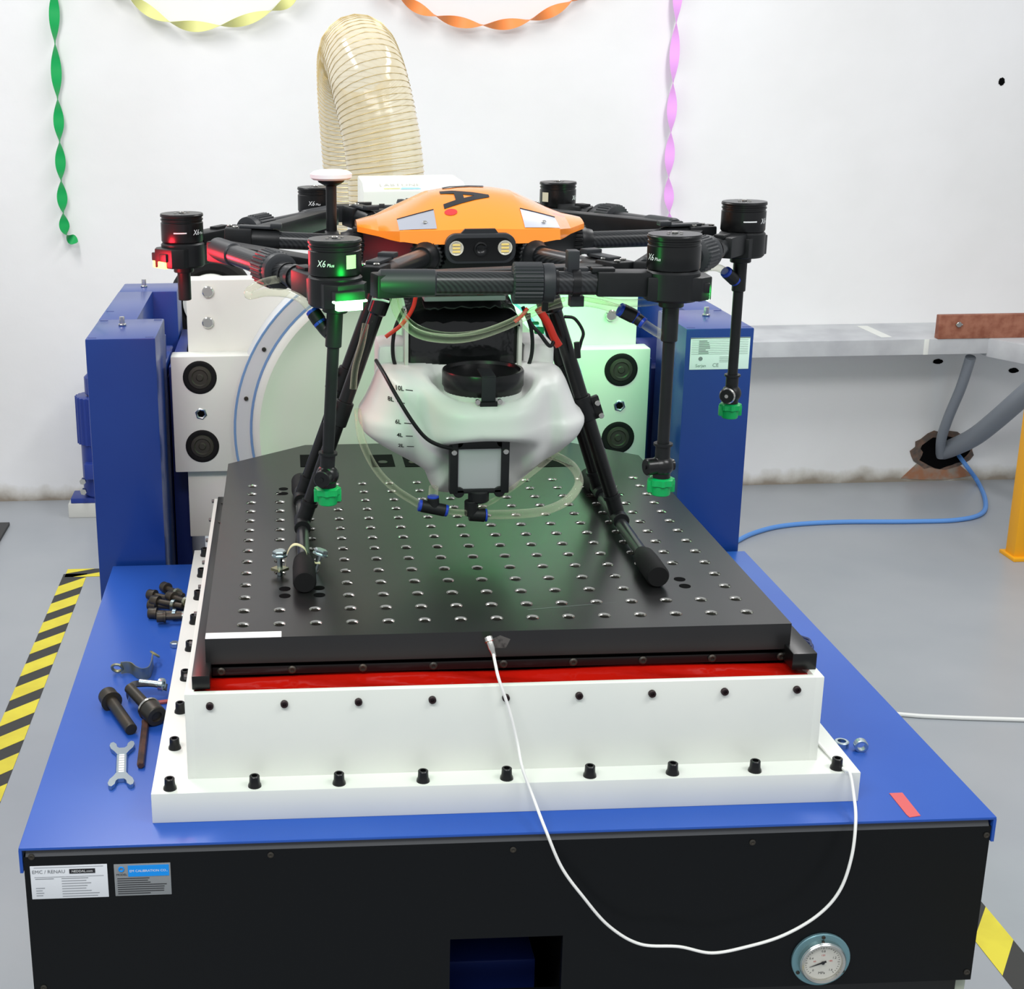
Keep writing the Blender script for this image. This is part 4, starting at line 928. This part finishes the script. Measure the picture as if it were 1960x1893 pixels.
pipe('clear_tube', [PY(1112, 440, .60), PY(1140, 427, .6), PY(1170, 428, .6), PY(1210, 440, .55)], .0060, CLEAR)
pipe('clear_tube', [PY(684, 785, .30), PY(692, 840, .26), PY(718, 895, .24), PY(755, 935, .22), PY(803, 966, .21)], .0058, CLEAR)
tf = fitting(PY(806, 968, .21), PY(852, 977, .21), .0095); part(tf, 'tee_branch', MB().cyl(PY(830, 972, .21), PY(829, 952, .21), .009, 16, .001), BLACK)
part(tf, 'branch_ring', MB().cyl(PY(829, 953, .21), PY(829, 949, .21), .0088, 16, .0008), BFIT)
pipe('clear_tube', [PY(829, 950, .21), PY(830, 932, .22)], .0075, CLEAR)
pipe('clear_tube', [PY(856, 978, .21), PY(875, 981, .21), PY(893, 982, .21)], .0050, CLEAR)
el = part(dr, 'pump_elbow', MB().cyl(PY(902, 958, .215), PY(902, 986, .215), .0105, 18, .001).cyl(PY(898, 984, .215), PY(928, 986, .215), .0105, 18, .001), BLACK)
part(el, 'release_ring', MB().cyl(PY(928, 986, .215), PY(932, 986, .215), .010, 16, .0008), BFIT)
pipe('clear_tube', [PY(932, 985, .215), PY(985, 984, .22), PY(1040, 978, .24), PY(1085, 958, .27), PY(1108, 925, .32), PY(1098, 895, .37), PY(1070, 876, .41), PY(1035, 868, .44)], .0072, CLEAR)
pipe('clear_tube', [PY(915, 972, .215), PY(950, 955, .22), PY(1000, 920, .24), PY(1050, 880, .28), PY(1088, 842, .31)], .0040, CLEAR)
pipe('sensor_cable', [PY(720, 690, .31), PY(735, 715, .24), PY(760, 760, .20), PY(790, 808, .19), PY(815, 838, .195), PY(840, 852, .20), PY(864, 858, .21)], .0030, BLACK)
pipe('red_wire', [PY(797, 560, .28), PY(790, 590, .28), PY(770, 620, .28), PY(738, 645, .28)], .0032, REDW)
pipe('red_wire', [PY(1030, 590, .33), PY(1048, 618, .33), PY(1060, 645, .33), PY(1070, 662, .33)], .0062, REDW)
pipe('red_wire', [PY(1010, 590, .30), PY(998, 605, .30), PY(985, 616, .30)], .0032, REDW)
pipe('power_lead', [PY(1012, 600, .32), PY(1015, 618, .32), PY(1034, 640, .32), PY(1052, 662, .32), PY(1062, 650, .33)], .0030, BLACK)
part(dr, 'green_connector', MB().box(PY(1024, 640, .335), PY(1040, 625, .345), .002).box(PY(1020, 622, .335), PY(1030, 615, .345), .001), GREEN)
pipe('power_lead', [PY(1080, 606, .33), PY(1100, 610, .33), PY(1116, 635, .33), PY(1112, 655, .33), PY(1104, 685, .33)], .0026, BLACK)
pipe('tie_tail', [PY(1104, 655, .325), PY(1106, 685, .325)], .005, BLACK)
pipe('clear_tube', [PY(700, 620, .33), PY(692, 660, .32), PY(680, 705, .31), PY(676, 745, .30)], .0055, CLEAR)
pipe('white_zip_tie', [PY(712, 572, .1), PY(730, 574, .1), PY(745, 578, .1)], .0016, INKW)

# ------------------------------------------------------------------ loose things on the plate beside the left skid
def hexbolt(name, lab, cat, base_pt, axis, L=.034, r=.0042, hr=.0105, root_grp=None, m_=ZINC, nut=None):
    base_pt = Vector(base_pt); ax = Vector(axis).normalized(); t = thing(name, lab, cat, base_pt, root_grp)
    part(t, 'shank', MB().cyl(base_pt, base_pt + ax * L, r, 16, .0006), m_)
    part(t, 'head', MB().lathe(base_pt + ax * L, base_pt + ax * 9, [(0, hr * .95), (.0008, hr), (.0055, hr), (.007, hr * .86)], 6), m_)
    part(t, 'washer', MB().cyl(base_pt + ax * (L - .002), base_pt + ax * L, hr * 1.12, 22), m_)
    if nut: part(t, 'square_nut', MB().lathe(base_pt + ax * .008, base_pt + ax * 9, [(0, nut), (.004, nut)], 4 if nut > .012 else 6), BRASSY)
    return t
a = PZ(536, 1101, .0); hexbolt('hex_bolt', 'zinc hex bolt standing head up on the left side of the left skid end', 'bolt', (a.x, a.y, 0), (0, 0.02, 1), .032, nut=.0135)
a = PZ(604, 1096, .0); hexbolt('hex_bolt', 'zinc hex bolt leaning on the right side of the left skid end', 'bolt', (a.x - .002, a.y, 0.001), (.35, .12, 1), .030)
sd_ = [PZ(533, 1094, .012), PZ(545, 1088, .004), PZ(548, 1066, .022), PZ(556, 1048, .040), PZ(568, 1043, .044), PZ(584, 1052, .040), PZ(590, 1072, .022), PZ(598, 1077, .016), PZ(613, 1078, .016)]
cs = thing('pipe_saddle', 'cream strap saddle bent over the left skid tube between two bolts', 'clamp', (.08, .25, .0))
q = MB(); pp = spline(sd_, 8); vs = []; fs = []
for p in pp: vs += [p + Vector((0, -.004, 0)), p + Vector((0, .004, 0)), p + Vector((0, .004, .0015)), p + Vector((0, -.004, .0015))]
for i in range(len(pp) - 1):
    for k in range(4): fs.append([i * 4 + k, i * 4 + (k + 1) % 4, (i + 1) * 4 + (k + 1) % 4, (i + 1) * 4 + k])
q.add(vs, fs); part(cs, 'strap', q, CREAM, 50)

# accelerometer cable over the front
cp = [PY(944, 1250, PYF - .020), PY(949, 1275, -.090), PY(955, 1300, -.112), PY(975, 1360, -.118), PY(990, 1420, -.124), PY(1000, 1470, -.142), PY(1022, 1530, -.160), PY(1045, 1590, -.205), PY(1075, 1660, -.215), PY(1115, 1715, -.22), PY(1165, 1772, -.22), PY(1225, 1807, -.22), PY(1300, 1812, -.22), PY(1362, 1824, -.22), PY(1430, 1812, -.22), PY(1500, 1790, -.22), PY(1565, 1752, -.22), PY(1607, 1705, -.22), PY(1630, 1640, -.215), PY(1638, 1570, -.20), PY(1634, 1520, -.165), PY(1626, 1478, -.146)]
ac = thing('sensor_cable', 'thin white cable hanging in a loop from the plate front over the black panel', 'cable', cp[0])
e_ = PZ(1612, 1470, FZ + .003)
part(ac, 'cable', MB().tube(spline(cp + [e_, e_ + Vector((-.006, .10, 0)), e_ + Vector((-.004, .35, 0))], 10), .0021, 10), CABW, 60)
c0 = PY(934, 1220, PYF - .0068); part(ac, 'plug', MB().lathe(c0, cp[0], [(0, .0065), (.006, .0068), (.007, .0055), (.016, .0052), (.020, .0040), (.028, .0030)], 18), STEEL)

# ------------------------------------------------------------------ loose hardware on the cabinet top
def lying_screw(lab, p, ang, L, r, hr, hl, grp=None, m_=OXIDE, z=None, washer=False, nutpos=None, tilt=0, cat='bolt', name='socket_screw'):
    zc = BZ + (hr if z is None else z); h = Vector((p[0], p[1], zc)); d = Vector((math.cos(ang), math.sin(ang), tilt)).normalized()
    t = thing(name, lab, cat, h, grp)
    part(t, 'shank', MB().cyl(h + d * hl, h + d * (hl + L), r, 18, .0008), m_)
    part(t, 'head', MB().lathe(h, h + d, [(.003, hr * .5), (.0, hr * .52), (0, hr * .92), (.0015, hr), (hl, hr), (hl + .0006, hr * .9)], 22), m_)
    if washer: part(t, 'washer', MB().cyl(h + d * (hl + .0004), h + d * (hl + .004), hr * 1.10, 22), STEEL if washer == 2 else OXIDE)
    if nutpos: part(t, 'nut', MB().lathe(h + d * nutpos, h + d * 9, [(0, r * 1.7), (.006, r * 1.7)], 12), BRASSY)
    return t
G = 'dark socket screws heaped on the cabinet top'
K = [((312, 1122), -.9, .055, 0), ((284, 1137), -.55, .050, 0), ((290, 1149), -.50, .055, .008), ((284, 1157), -.30, .060, 0), ((284, 1173), -.16, .060, .0), ((300, 1181), .02, .060, .004), ((322, 1140), -.75, .05, .014)]
LB = ['green-tinged dark socket screw at the back of the heap, its head up and pointing away', 'dark socket screw with its head farthest left at the back of the heap', 'dark socket screw lying across the middle of the heap', 'dark socket screw with a ringed neck, third from the front of the heap', 'dark socket screw second from the front of the heap', 'dark socket screw at the front of the heap, lying nearly parallel to the table edge', 'dark socket screw on top of the heap against the white flange']
for (pp_, an, L, dz), lb_ in zip(K, LB):
    p = PZ(pp_[0], pp_[1], BZ + .01 + dz); lying_screw(lb_, p, an, L, .0056, .0098, .012, G, z=.0098 + dz, washer=1, nutpos=.045)
p = PZ(205, 1325, BZ + .02); lying_screw('long black socket bolt lying free, its head to the back left', p, -1.15, .098, .0092, .0150, .020, 'two big bolts by the spanner', z=.0150, washer=1, tilt=-.05)
p = PZ(300, 1368, BZ + .02); lying_screw('brown-black socket bolt with a bright washer, its head against the white flange', p, 2.12, .070, .0088, .0165, .024, 'two big bolts by the spanner', z=.0165, washer=2, tilt=.12)
# silver hex bolt on the black strap
p = PZ(314, 1318, BZ + .016); lying_screw('small silver hex bolt lying on the black strap', p, 2.85, .034, .0055, .0105, .007, None, ZINC, z=.0225, name='hex_bolt')
# yellow-zinc saddle bracket
br = thing('pipe_saddle', 'bare metal saddle bracket with two holed ears on the blue top', 'clamp', (-.19, .35, BZ))
pp = spline([PZ(x, y, BZ) for x, y in ((232, 1290), (244, 1289), (253, 1291), (262, 1298), (274, 1302), (286, 1298), (291, 1286), (293, 1274))], 6)
vs = []; fs = []
for i, p in enumerate(pp):
    t = (pp[min(i + 1, len(pp) - 1)] - pp[max(i - 1, 0)]).normalized(); n_ = Vector((-t.y, t.x, 0)) * .0008
    for nn_, zz in ((-1, .001), (1, .001), (1, .021), (-1, .021)): vs.append(p + n_ * nn_ + Vector((0, 0, zz)))
for i in range(len(pp) - 1):
    for k in range(4): fs.append([i * 4 + k, i * 4 + (k + 1) % 4, (i + 1) * 4 + (k + 1) % 4, (i + 1) * 4 + k])
fs += [[3, 2, 1, 0], [(len(pp) - 1) * 4 + k for k in range(4)]]
part(br, 'bent_strap', MB().add(vs, fs), BRASSY, 60)
c = pp[0] + Vector((-.006, 0, .011)); part(br, 'ear_ring', MB().torus(c, (.1, 1, .5), .0085, .0026, 20, 6), BRASSY)
c = pp[-1] + Vector((.003, .010, .016)); part(br, 'ear_ring', MB().torus(c, (.6, .4, .8), .0078, .0022, 20, 6), BRASSY)
# black strap
bs = thing('strap_clamp', 'black curved strap clamp behind the long black bolt', 'clamp', (-.16, .28, BZ))
pp = spline([PZ(246, 1335, BZ + .001), PZ(243, 1322, BZ + .012), PZ(252, 1312, BZ + .022), PZ(275, 1309, BZ + .024), PZ(300, 1310, BZ + .022), PZ(320, 1317, BZ + .012)], 8); vs = []; fs = []
for p in pp: vs += [p + Vector((0, -.011, 0)), p + Vector((0, .011, 0)), p + Vector((0, .011, .0016)), p + Vector((0, -.011, .0016))]
for i in range(len(pp) - 1):
    for k in range(4): fs.append([i * 4 + k, i * 4 + (k + 1) % 4, (i + 1) * 4 + (k + 1) % 4, (i + 1) * 4 + k])
fs += [[3, 2, 1, 0], [(len(pp) - 1) * 4 + k for k in range(4)]]
part(bs, 'strap', MB().add(vs, fs), BLACKM, 50)
# hex keys
a = PZ(269, 1466, BZ + .005); b = PZ(278, 1388, BZ + .005); solo('hex_key', MB().lathe(a, b, [(0, .0042), (.002, .0055), ((b - a).length, .0055)], 6).tube(spline([b, b + (b - a).normalized() * .014 + Vector((0, 0, .001)), b + (b - a).normalized() * .02 + Vector((.012, .006, .001)), b + Vector((.03, .035, .001))], 5), .0052, 6), RUSTY, 'long brown hex key lying towards the viewer under the bright-washered bolt', 'hex key', (a.x, a.y, BZ), None, 20)
a = PZ(282, 1347, BZ + .003); b = PZ(330, 1341, BZ + .003); solo('hex_key', MB().cyl(a, b, .0034, 6), mat('red_painted_rod', (170, 82, 80), .45), 'thin reddish rod lying behind the big bolt head, against the white flange', 'hex key', (a.x, a.y, BZ), None, 20)
a = PZ(334, 1232, BZ + .006); solo('hex_nut', MB().cyl(a - Vector((0, 0, .006)), a + Vector((0, 0, .003)), .008, 6, .001), ZINC, 'small silver nut peeping out from under the left edge of the white flange', 'nut', (a.x, a.y, BZ))
# spanner
wr = thing('spanner', 'chrome double open-end spanner on the blue top', 'spanner', (-.18, .02, BZ))
A = PZ(234, 1438, BZ); B = PZ(232, 1499, BZ); dv = (B - A); dv.z = 0; Lw = dv.length; dv.normalize(); nv_ = Vector((-dv.y, dv.x, 0))
def W2_(s_, t_, z_): return Vector((A.x, A.y, BZ + z_)) + dv * s_ + nv_ * t_
def jaw(sgn):  # C-shaped open end, centre at 0
    o = []
    Ro, Ri = .0165, .0085
    for k in range(13): an = math.radians(-125 + 250 * k / 12); o.append((-sgn * 0 + Ro * math.cos(an) * 1.0, Ro * math.sin(an) * 1.0))
    return o
def jawpoly():
    out_ = [(.020, -.0075), (.010, -.0125), (.002, -.0180), (-.008, -.0205), (-.016, -.0190), (-.0185, -.0145), (-.012, -.0095), (-.003, -.0080), (.001, -.0045), (.001, .0045), (-.003, .0080), (-.012, .0095), (-.0185, .0145), (-.016, .0190), (-.008, .0205), (.002, .0180), (.010, .0125), (.020, .0075)]
    return out_
q = MB()
for flip, s0 in ((1, 0.0), (-1, Lw)):
    pts = [(s0 + flip * x * 1.0, y) for x, y in jawpoly()]; n = len(pts)
    q = MB(); q.add([W2_(s_, t_ * .88, .0005) for s_, t_ in pts] + [W2_(s_, t_ * .88, .0065) for s_, t_ in pts], [list(range(n)), [n + k for k in range(n)]] + [[k, (k + 1) % n, n + (k + 1) % n, n + k] for k in range(n)]); part(wr, 'jaw', q, ZINC, 30)
q = MB(); pts = [(.010, -.0085), (Lw - .010, -.0085), (Lw - .010, .0085), (.010, .0085)]; n = 4
q.add([W2_(s_, t_, .0008) for s_, t_ in pts] + [W2_(s_, t_ * .8, .0058) for s_, t_ in pts], [list(range(n)), [n + k for k in range(n)]] + [[k, (k + 1) % n, n + (k + 1) % n, n + k] for k in range(n)])
part(wr, 'handle', q, ZINC, 30)
q = MB()
for i in range(8):
    s_ = .018 + i * (Lw - .036) / 8; q.add([W2_(s_, -.0038, .0060), W2_(s_ + .006, -.0038, .0060), W2_(s_ + .006, .0038, .0060), W2_(s_, .0038, .0060)], [[0, 1, 2, 3]])
part(wr, 'stamped_marks', q, INKW)
# two nuts and red tape on the right
def nut(px, py, lab, flat_):
    c = PZ(px, py, BZ + .006); c = Vector((c.x, c.y, BZ + (0 if flat_ else .009)))
    if flat_: q = MB().lathe(c, c + Vector((0, 0, 1)), [(0, .006), (0, .0105), (.0075, .0105), (.0085, .0092), (.0085, .006), (0, .006)], 24, cap=False)
    else: q = MB().lathe(c + Vector((0, .004, 0)), c - Vector((.15, 1, 0)), [(0, .006), (0, .0098), (.0085, .0098), (.0095, .0085), (.0095, .006), (0, .006)], 24, cap=False)
    solo('hex_nut', q, ZINC, lab, 'nut', (c.x, c.y, BZ))
nut(1611, 1421, 'bright nut lying flat near the right edge of the white flange', True)
nut(1648, 1430, 'bright nut standing on edge, the farther of two from the white flange', False)
pts = [PZ(1702, 1519, BZ), PZ(1727, 1518, BZ), PZ(1762, 1562, BZ), PZ(1741, 1565, BZ), PZ(1735, 1560, BZ)]
solo('tape_scrap', MB().prism([(p.x, p.y) for p in pts], BZ, BZ + .0008), REDTAPE, 'short strip of faded red tape on the right front of the blue top', 'tape', (pts[0].x, pts[0].y, BZ))
cb_ = [PZ(1518, 1218, BZ + .004), PZ(1535, 1228, BZ + .01), PZ(1545, 1232, BZ + .008), PZ(1548, 1240, BZ + .004)]
t = thing('cable_bundle', 'dark blue bundle of coiled wire beyond the right front corner of the slip plate', 'wire', (cb_[1].x, cb_[1].y, BZ))
for i in range(4): part(t, 'wire', MB().tube(spline([p + Vector((.006 * math.sin(i * 2 + k), .012 * math.cos(i * 1.7 + k), .003 * (i % 2))) for k, p in enumerate(cb_)] , 6), .0028, 8), mat('blue_black_wire', (28, 40, 84), .5), 60)

# ------------------------------------------------------------------ floor markings and things round the machine
def tape(name, lab, o_, d, L, W, pitch, slant, ph=0):
    o_ = Vector((o_[0], o_[1], 0)); d = Vector((d[0], d[1], 0)).normalized(); nn = Vector((-d.y, d.x, 0)); z = ZF
    t = thing(name, lab, 'floor tape', (o_.x, o_.y, ZF), 'hazard tape on the floor')
    part(t, 'black_backing', MB().prism([((o_ + d * a + nn * b).x, (o_ + d * a + nn * b).y) for a, b in ((0, 0), (L, 0), (L, W), (0, W))], ZF, ZF + .0006), TBLK)
    k = -2; first = None
    while True:
        s0 = ph + k * pitch; k += 1
        if s0 > L: break
        quad = [(s0, 0), (s0 + pitch * .55, 0), (s0 + pitch * .55 + slant, W), (s0 + slant, W)]
        def clip(poly, sgn, lim):
            out = []
            for i in range(len(poly)):
                a, b = poly[i], poly[(i + 1) % len(poly)]; ia = (a[0] - lim) * sgn <= 0; ib = (b[0] - lim) * sgn <= 0
                if ia: out.append(a)
                if ia != ib: tt = (lim - a[0]) / (b[0] - a[0]); out.append((lim, a[1] + (b[1] - a[1]) * tt))
            return out
        pl = clip(quad, 1, L); pl = clip(pl, -1, 0) if pl else []
        if len(pl) < 3: continue
        part(t, 'yellow_stripe', MB().prism([((o_ + d * a + nn * b).x, (o_ + d * a + nn * b).y) for a, b in pl], ZF + .0004, ZF + .0011), YEL)
tape('hazard_tape', 'long black and yellow hazard tape on the floor left of the blue cabinet', (-.618, -.9), (0, 1), 3.53, .079, .153, -.080, .045)
tape('hazard_tape', 'short black and yellow hazard tape running behind the left tower', (-.690, 2.60), (1, 0), 1.2, .075, .22, .16, .03)
tape('hazard_tape', 'black and yellow hazard tape on the floor at the bottom right corner', (1.445, -1.2), (0, 1), 3.8, .075, .2, -.105, .086)
solo('rubber_mat', MB().box((-2.0, 2.5, ZF), (-.975, 3.165, ZF + .012), .003), RUBM, 'corner of a dark rubber mat at the left edge of the photo', 'mat', (-1.5, 2.8, ZF))
# pump on a slab behind the left tower
a = PZ(130, 965, -.845); slab = solo('concrete_plinth', MB().box((a.x, a.y, ZF), (a.x + .45, a.y + .12, -.845), .004), mat('pale_concrete', (205, 205, 198), .7), 'low pale plinth under the blue pump by the back wall', 'plinth', (a.x + .2, a.y, ZF))
pm = thing('pump', 'dark blue motor pump half hidden behind the left blue tower', 'pump', (a.x + .16, a.y + .06, -.845))
PB = mat('pump_blue', (38, 60, 140), .35)
bx = a.x + .045
part(pm, 'foot', MB().box((bx - .035, a.y + .005, -.845), (bx + .2, a.y + .11, -.825), .004), PB)
part(pm, 'casing', MB().cyl((bx + .08, a.y + .06, -.825), (bx + .08, a.y + .06, -.60), .070, 28, .01), PB)
part(pm, 'motor', MB().gear((bx + .075, a.y + .06, -.62), (bx + .075, a.y + .06, -.44), .078, .006, 24).cyl((bx + .09, a.y + .06, -.44), (bx + .09, a.y + .06, -.36), .055, 24, .01), PB)
part(pm, 'terminal_box', MB().box((bx + .03, a.y - .04, -.74), (bx + .07, a.y + .0, -.68), .004), PB)
part(pm, 'bolt', MB().cyl((bx + .02, a.y - .012, -.75), (bx + .02, a.y - .03, -.75), .012, 6).cyl((bx + .02, a.y - .012, -.79), (bx + .02, a.y - .03, -.79), .012, 6), STEEL)
# wall ducting
dz1, dz0, dy = -.253, -.3105, 3.134
dt = thing('cable_trunking', 'long grey metal trunking fixed along the back wall right of the machine', 'trunking', (1.9, 3.3, dz0))
part(dt, 'straight_run', MB().box((1.15, dy, dz1 - .004), (2.648, YW, dz1), .001).box((1.15, dy, dz0), (2.648, dy + .006, dz1 - .002), .001), GAL)
part(dt, 'end_run', MB().prism([(2.640, dy), (2.90, 2.60), (3.1, 2.60), (3.0, YW), (2.640, YW)], dz0 - .012, dz1, bev=.003), GAL)
part(dt, 'joint_cover', MB().box((2.40, dy - .002, dz0), (2.418, dy, dz1), .0005).box((2.26, dy + .05, dz1), (2.30, YW - .05, dz1 + .001)), mat('white_sealant', (226, 228, 222), .6))
a = PY(1800, 604, 3.13); b = PY(1800, 640, 3.13)
wd = thing('wooden_board', 'reddish wooden board lying on the grey trunking at the right', 'board', (2.7, 3.13, dz1))
part(wd, 'plank', MB().box((a.x, 3.13, dz1 + .0), (a.x + .9, 3.16, a.z), .003), WOOD)
c = PY(1835, 621, 3.13); part(wd, 'screw', MB().cyl(c, c - Vector((0, .006, 0)), .010, 12, .001).box(c + Vector((-.012, -.004, -.003)), c + Vector((.014, -.001, .003)), .001), STEEL)
ep = hc + Vector((.0, .05, 0))
solo('grey_conduit', MB().tube(spline([PY(1858, 684, 3.18), PY(1840, 740, 3.24), PY(1815, 800, 3.33), PY(1802, 840, 3.40), PY(1800, 872, 3.46)], 8), .019, 14), PIPE, 'thin grey conduit dropping from the trunking into the broken wall hole', 'conduit', hc)
solo('grey_conduit', MB().tube(spline([PY(2040, 690, 2.75), PY(1960, 757, 2.95), PY(1905, 805, 3.15), PY(1865, 836, 3.30), PY(1825, 856, 3.42), PY(1800, 864, 3.48)], 8), .036, 16), PIPE, 'thick grey conduit slanting from the right edge into the broken wall hole', 'conduit', hc)
bc = [PY(1835, 872, YW - .005), PY(1850, 892, 3.40), PZ(1872, 925, -.895), PZ(1886, 960, -.895), PZ(1878, 985, -.895), PZ(1830, 997, -.895), PZ(1740, 1000, -.895), PZ(1600, 1001, -.895), PZ(1500, 1008, -.895), PZ(1440, 1023, -.895), PZ(1395, 1045, -.895), PZ(1330, 1070, -.895)]
bc = [bc[0], bc[1]] + [Vector((p.x, min(p.y, 3.42), ZF + .0085)) for p in bc[2:]]
solo('blue_cable', MB().tube(spline(bc, 8), .0085, 10), CABB, 'light blue cable running over the floor from the wall hole to the right tower', 'cable', bc[4])
wc = [PZ(1560, 1355, ZF), PZ(1735, 1372, ZF), PZ(1800, 1376, ZF), PZ(1880, 1379, ZF), PZ(2050, 1384, ZF)]
solo('white_cable', MB().tube(spline([Vector((p.x, p.y, ZF + .0055)) for p in wc], 8), .0055, 10), CABW, 'white cable on the floor at the right of the blue cabinet', 'cable', wc[1])
a = PZ(1940, 1072, ZF); solo('ochre_post', MB().box((a.x, a.y, ZF), (a.x + .10, a.y + .06, .0), .004, Matrix.Translation((0, 0, 0))).box((a.x - .01, a.y - .02, ZF), (a.x + .12, a.y + .08, ZF + .012), .002), OCHRE, 'ochre yellow steel post cut by the right edge of the photo', 'post', (a.x, a.y, ZF))

# ------------------------------------------------------------------ crepe streamers
def streamer(name, lab, nodes, yy, hw, m_, start_half=0.5, sgn=1, sub=14, grp=None):
    P3 = [PY(px, py, yy) for px, py in nodes]; path = []; ang = []
    sp_ = spline(P3, sub)
    for i, p in enumerate(sp_): path.append(p); ang.append(PI * (i / sub) + PI * start_half)
    vs = []; fs = []
    for i, p in enumerate(path):
        t = (path[min(i + 1, len(path) - 1)] - path[max(i - 1, 0)]).normalized(); n1 = t.cross(Vector((0, 1, 0))).normalized(); n2 = Vector((0, 1, 0))
        wv2 = n1 * math.cos(ang[i]) + n2 * math.sin(ang[i]) * sgn; th = t.cross(wv2).normalized() * .0004
        vs += [p - wv2 * hw - th, p + wv2 * hw - th, p + wv2 * hw + th, p - wv2 * hw + th]
    for i in range(len(path) - 1):
        for k in range(4): fs.append([i * 4 + k, i * 4 + (k + 1) % 4, (i + 1) * 4 + (k + 1) % 4, (i + 1) * 4 + k])
    solo(name, MB().add(vs, fs), m_, lab, 'streamer', P3[0], grp, 50)
streamer('paper_streamer', 'twisted green paper streamer hanging at the left of the back wall', [(101, -120), (103, -30), (105, 77), (110, 184), (114, 267), (117, 342), (121, 405), (127, 448), (148, 464)], 3.42, .019, SGREEN)
streamer('paper_streamer', 'twisted pink paper streamer hanging down the back wall right of the hose', [(1300, -60), (1294, 52), (1288, 167), (1284, 260), (1280, 345), (1282, 412), (1284, 470)], 3.42, .018, SPNK)
streamer('paper_streamer', 'pale yellow twisted paper garland sagging along the top left of the wall', [(150, -120), (195, -45), (243, -10), (325, 42), (422, 49), (520, 20), (575, -15), (640, -80)], 3.405, .019, SYEL)
streamer('paper_streamer', 'orange twisted paper garland sagging above the hose', [(650, -120), (710, -45), (766, -5), (836, 31), (925, 48), (1014, 38), (1092, 3), (1150, -45), (1220, -120)], 3.405, .019, SORA)

for o in bpy.data.objects:
    if '_org' in o.keys(): del o['_org']
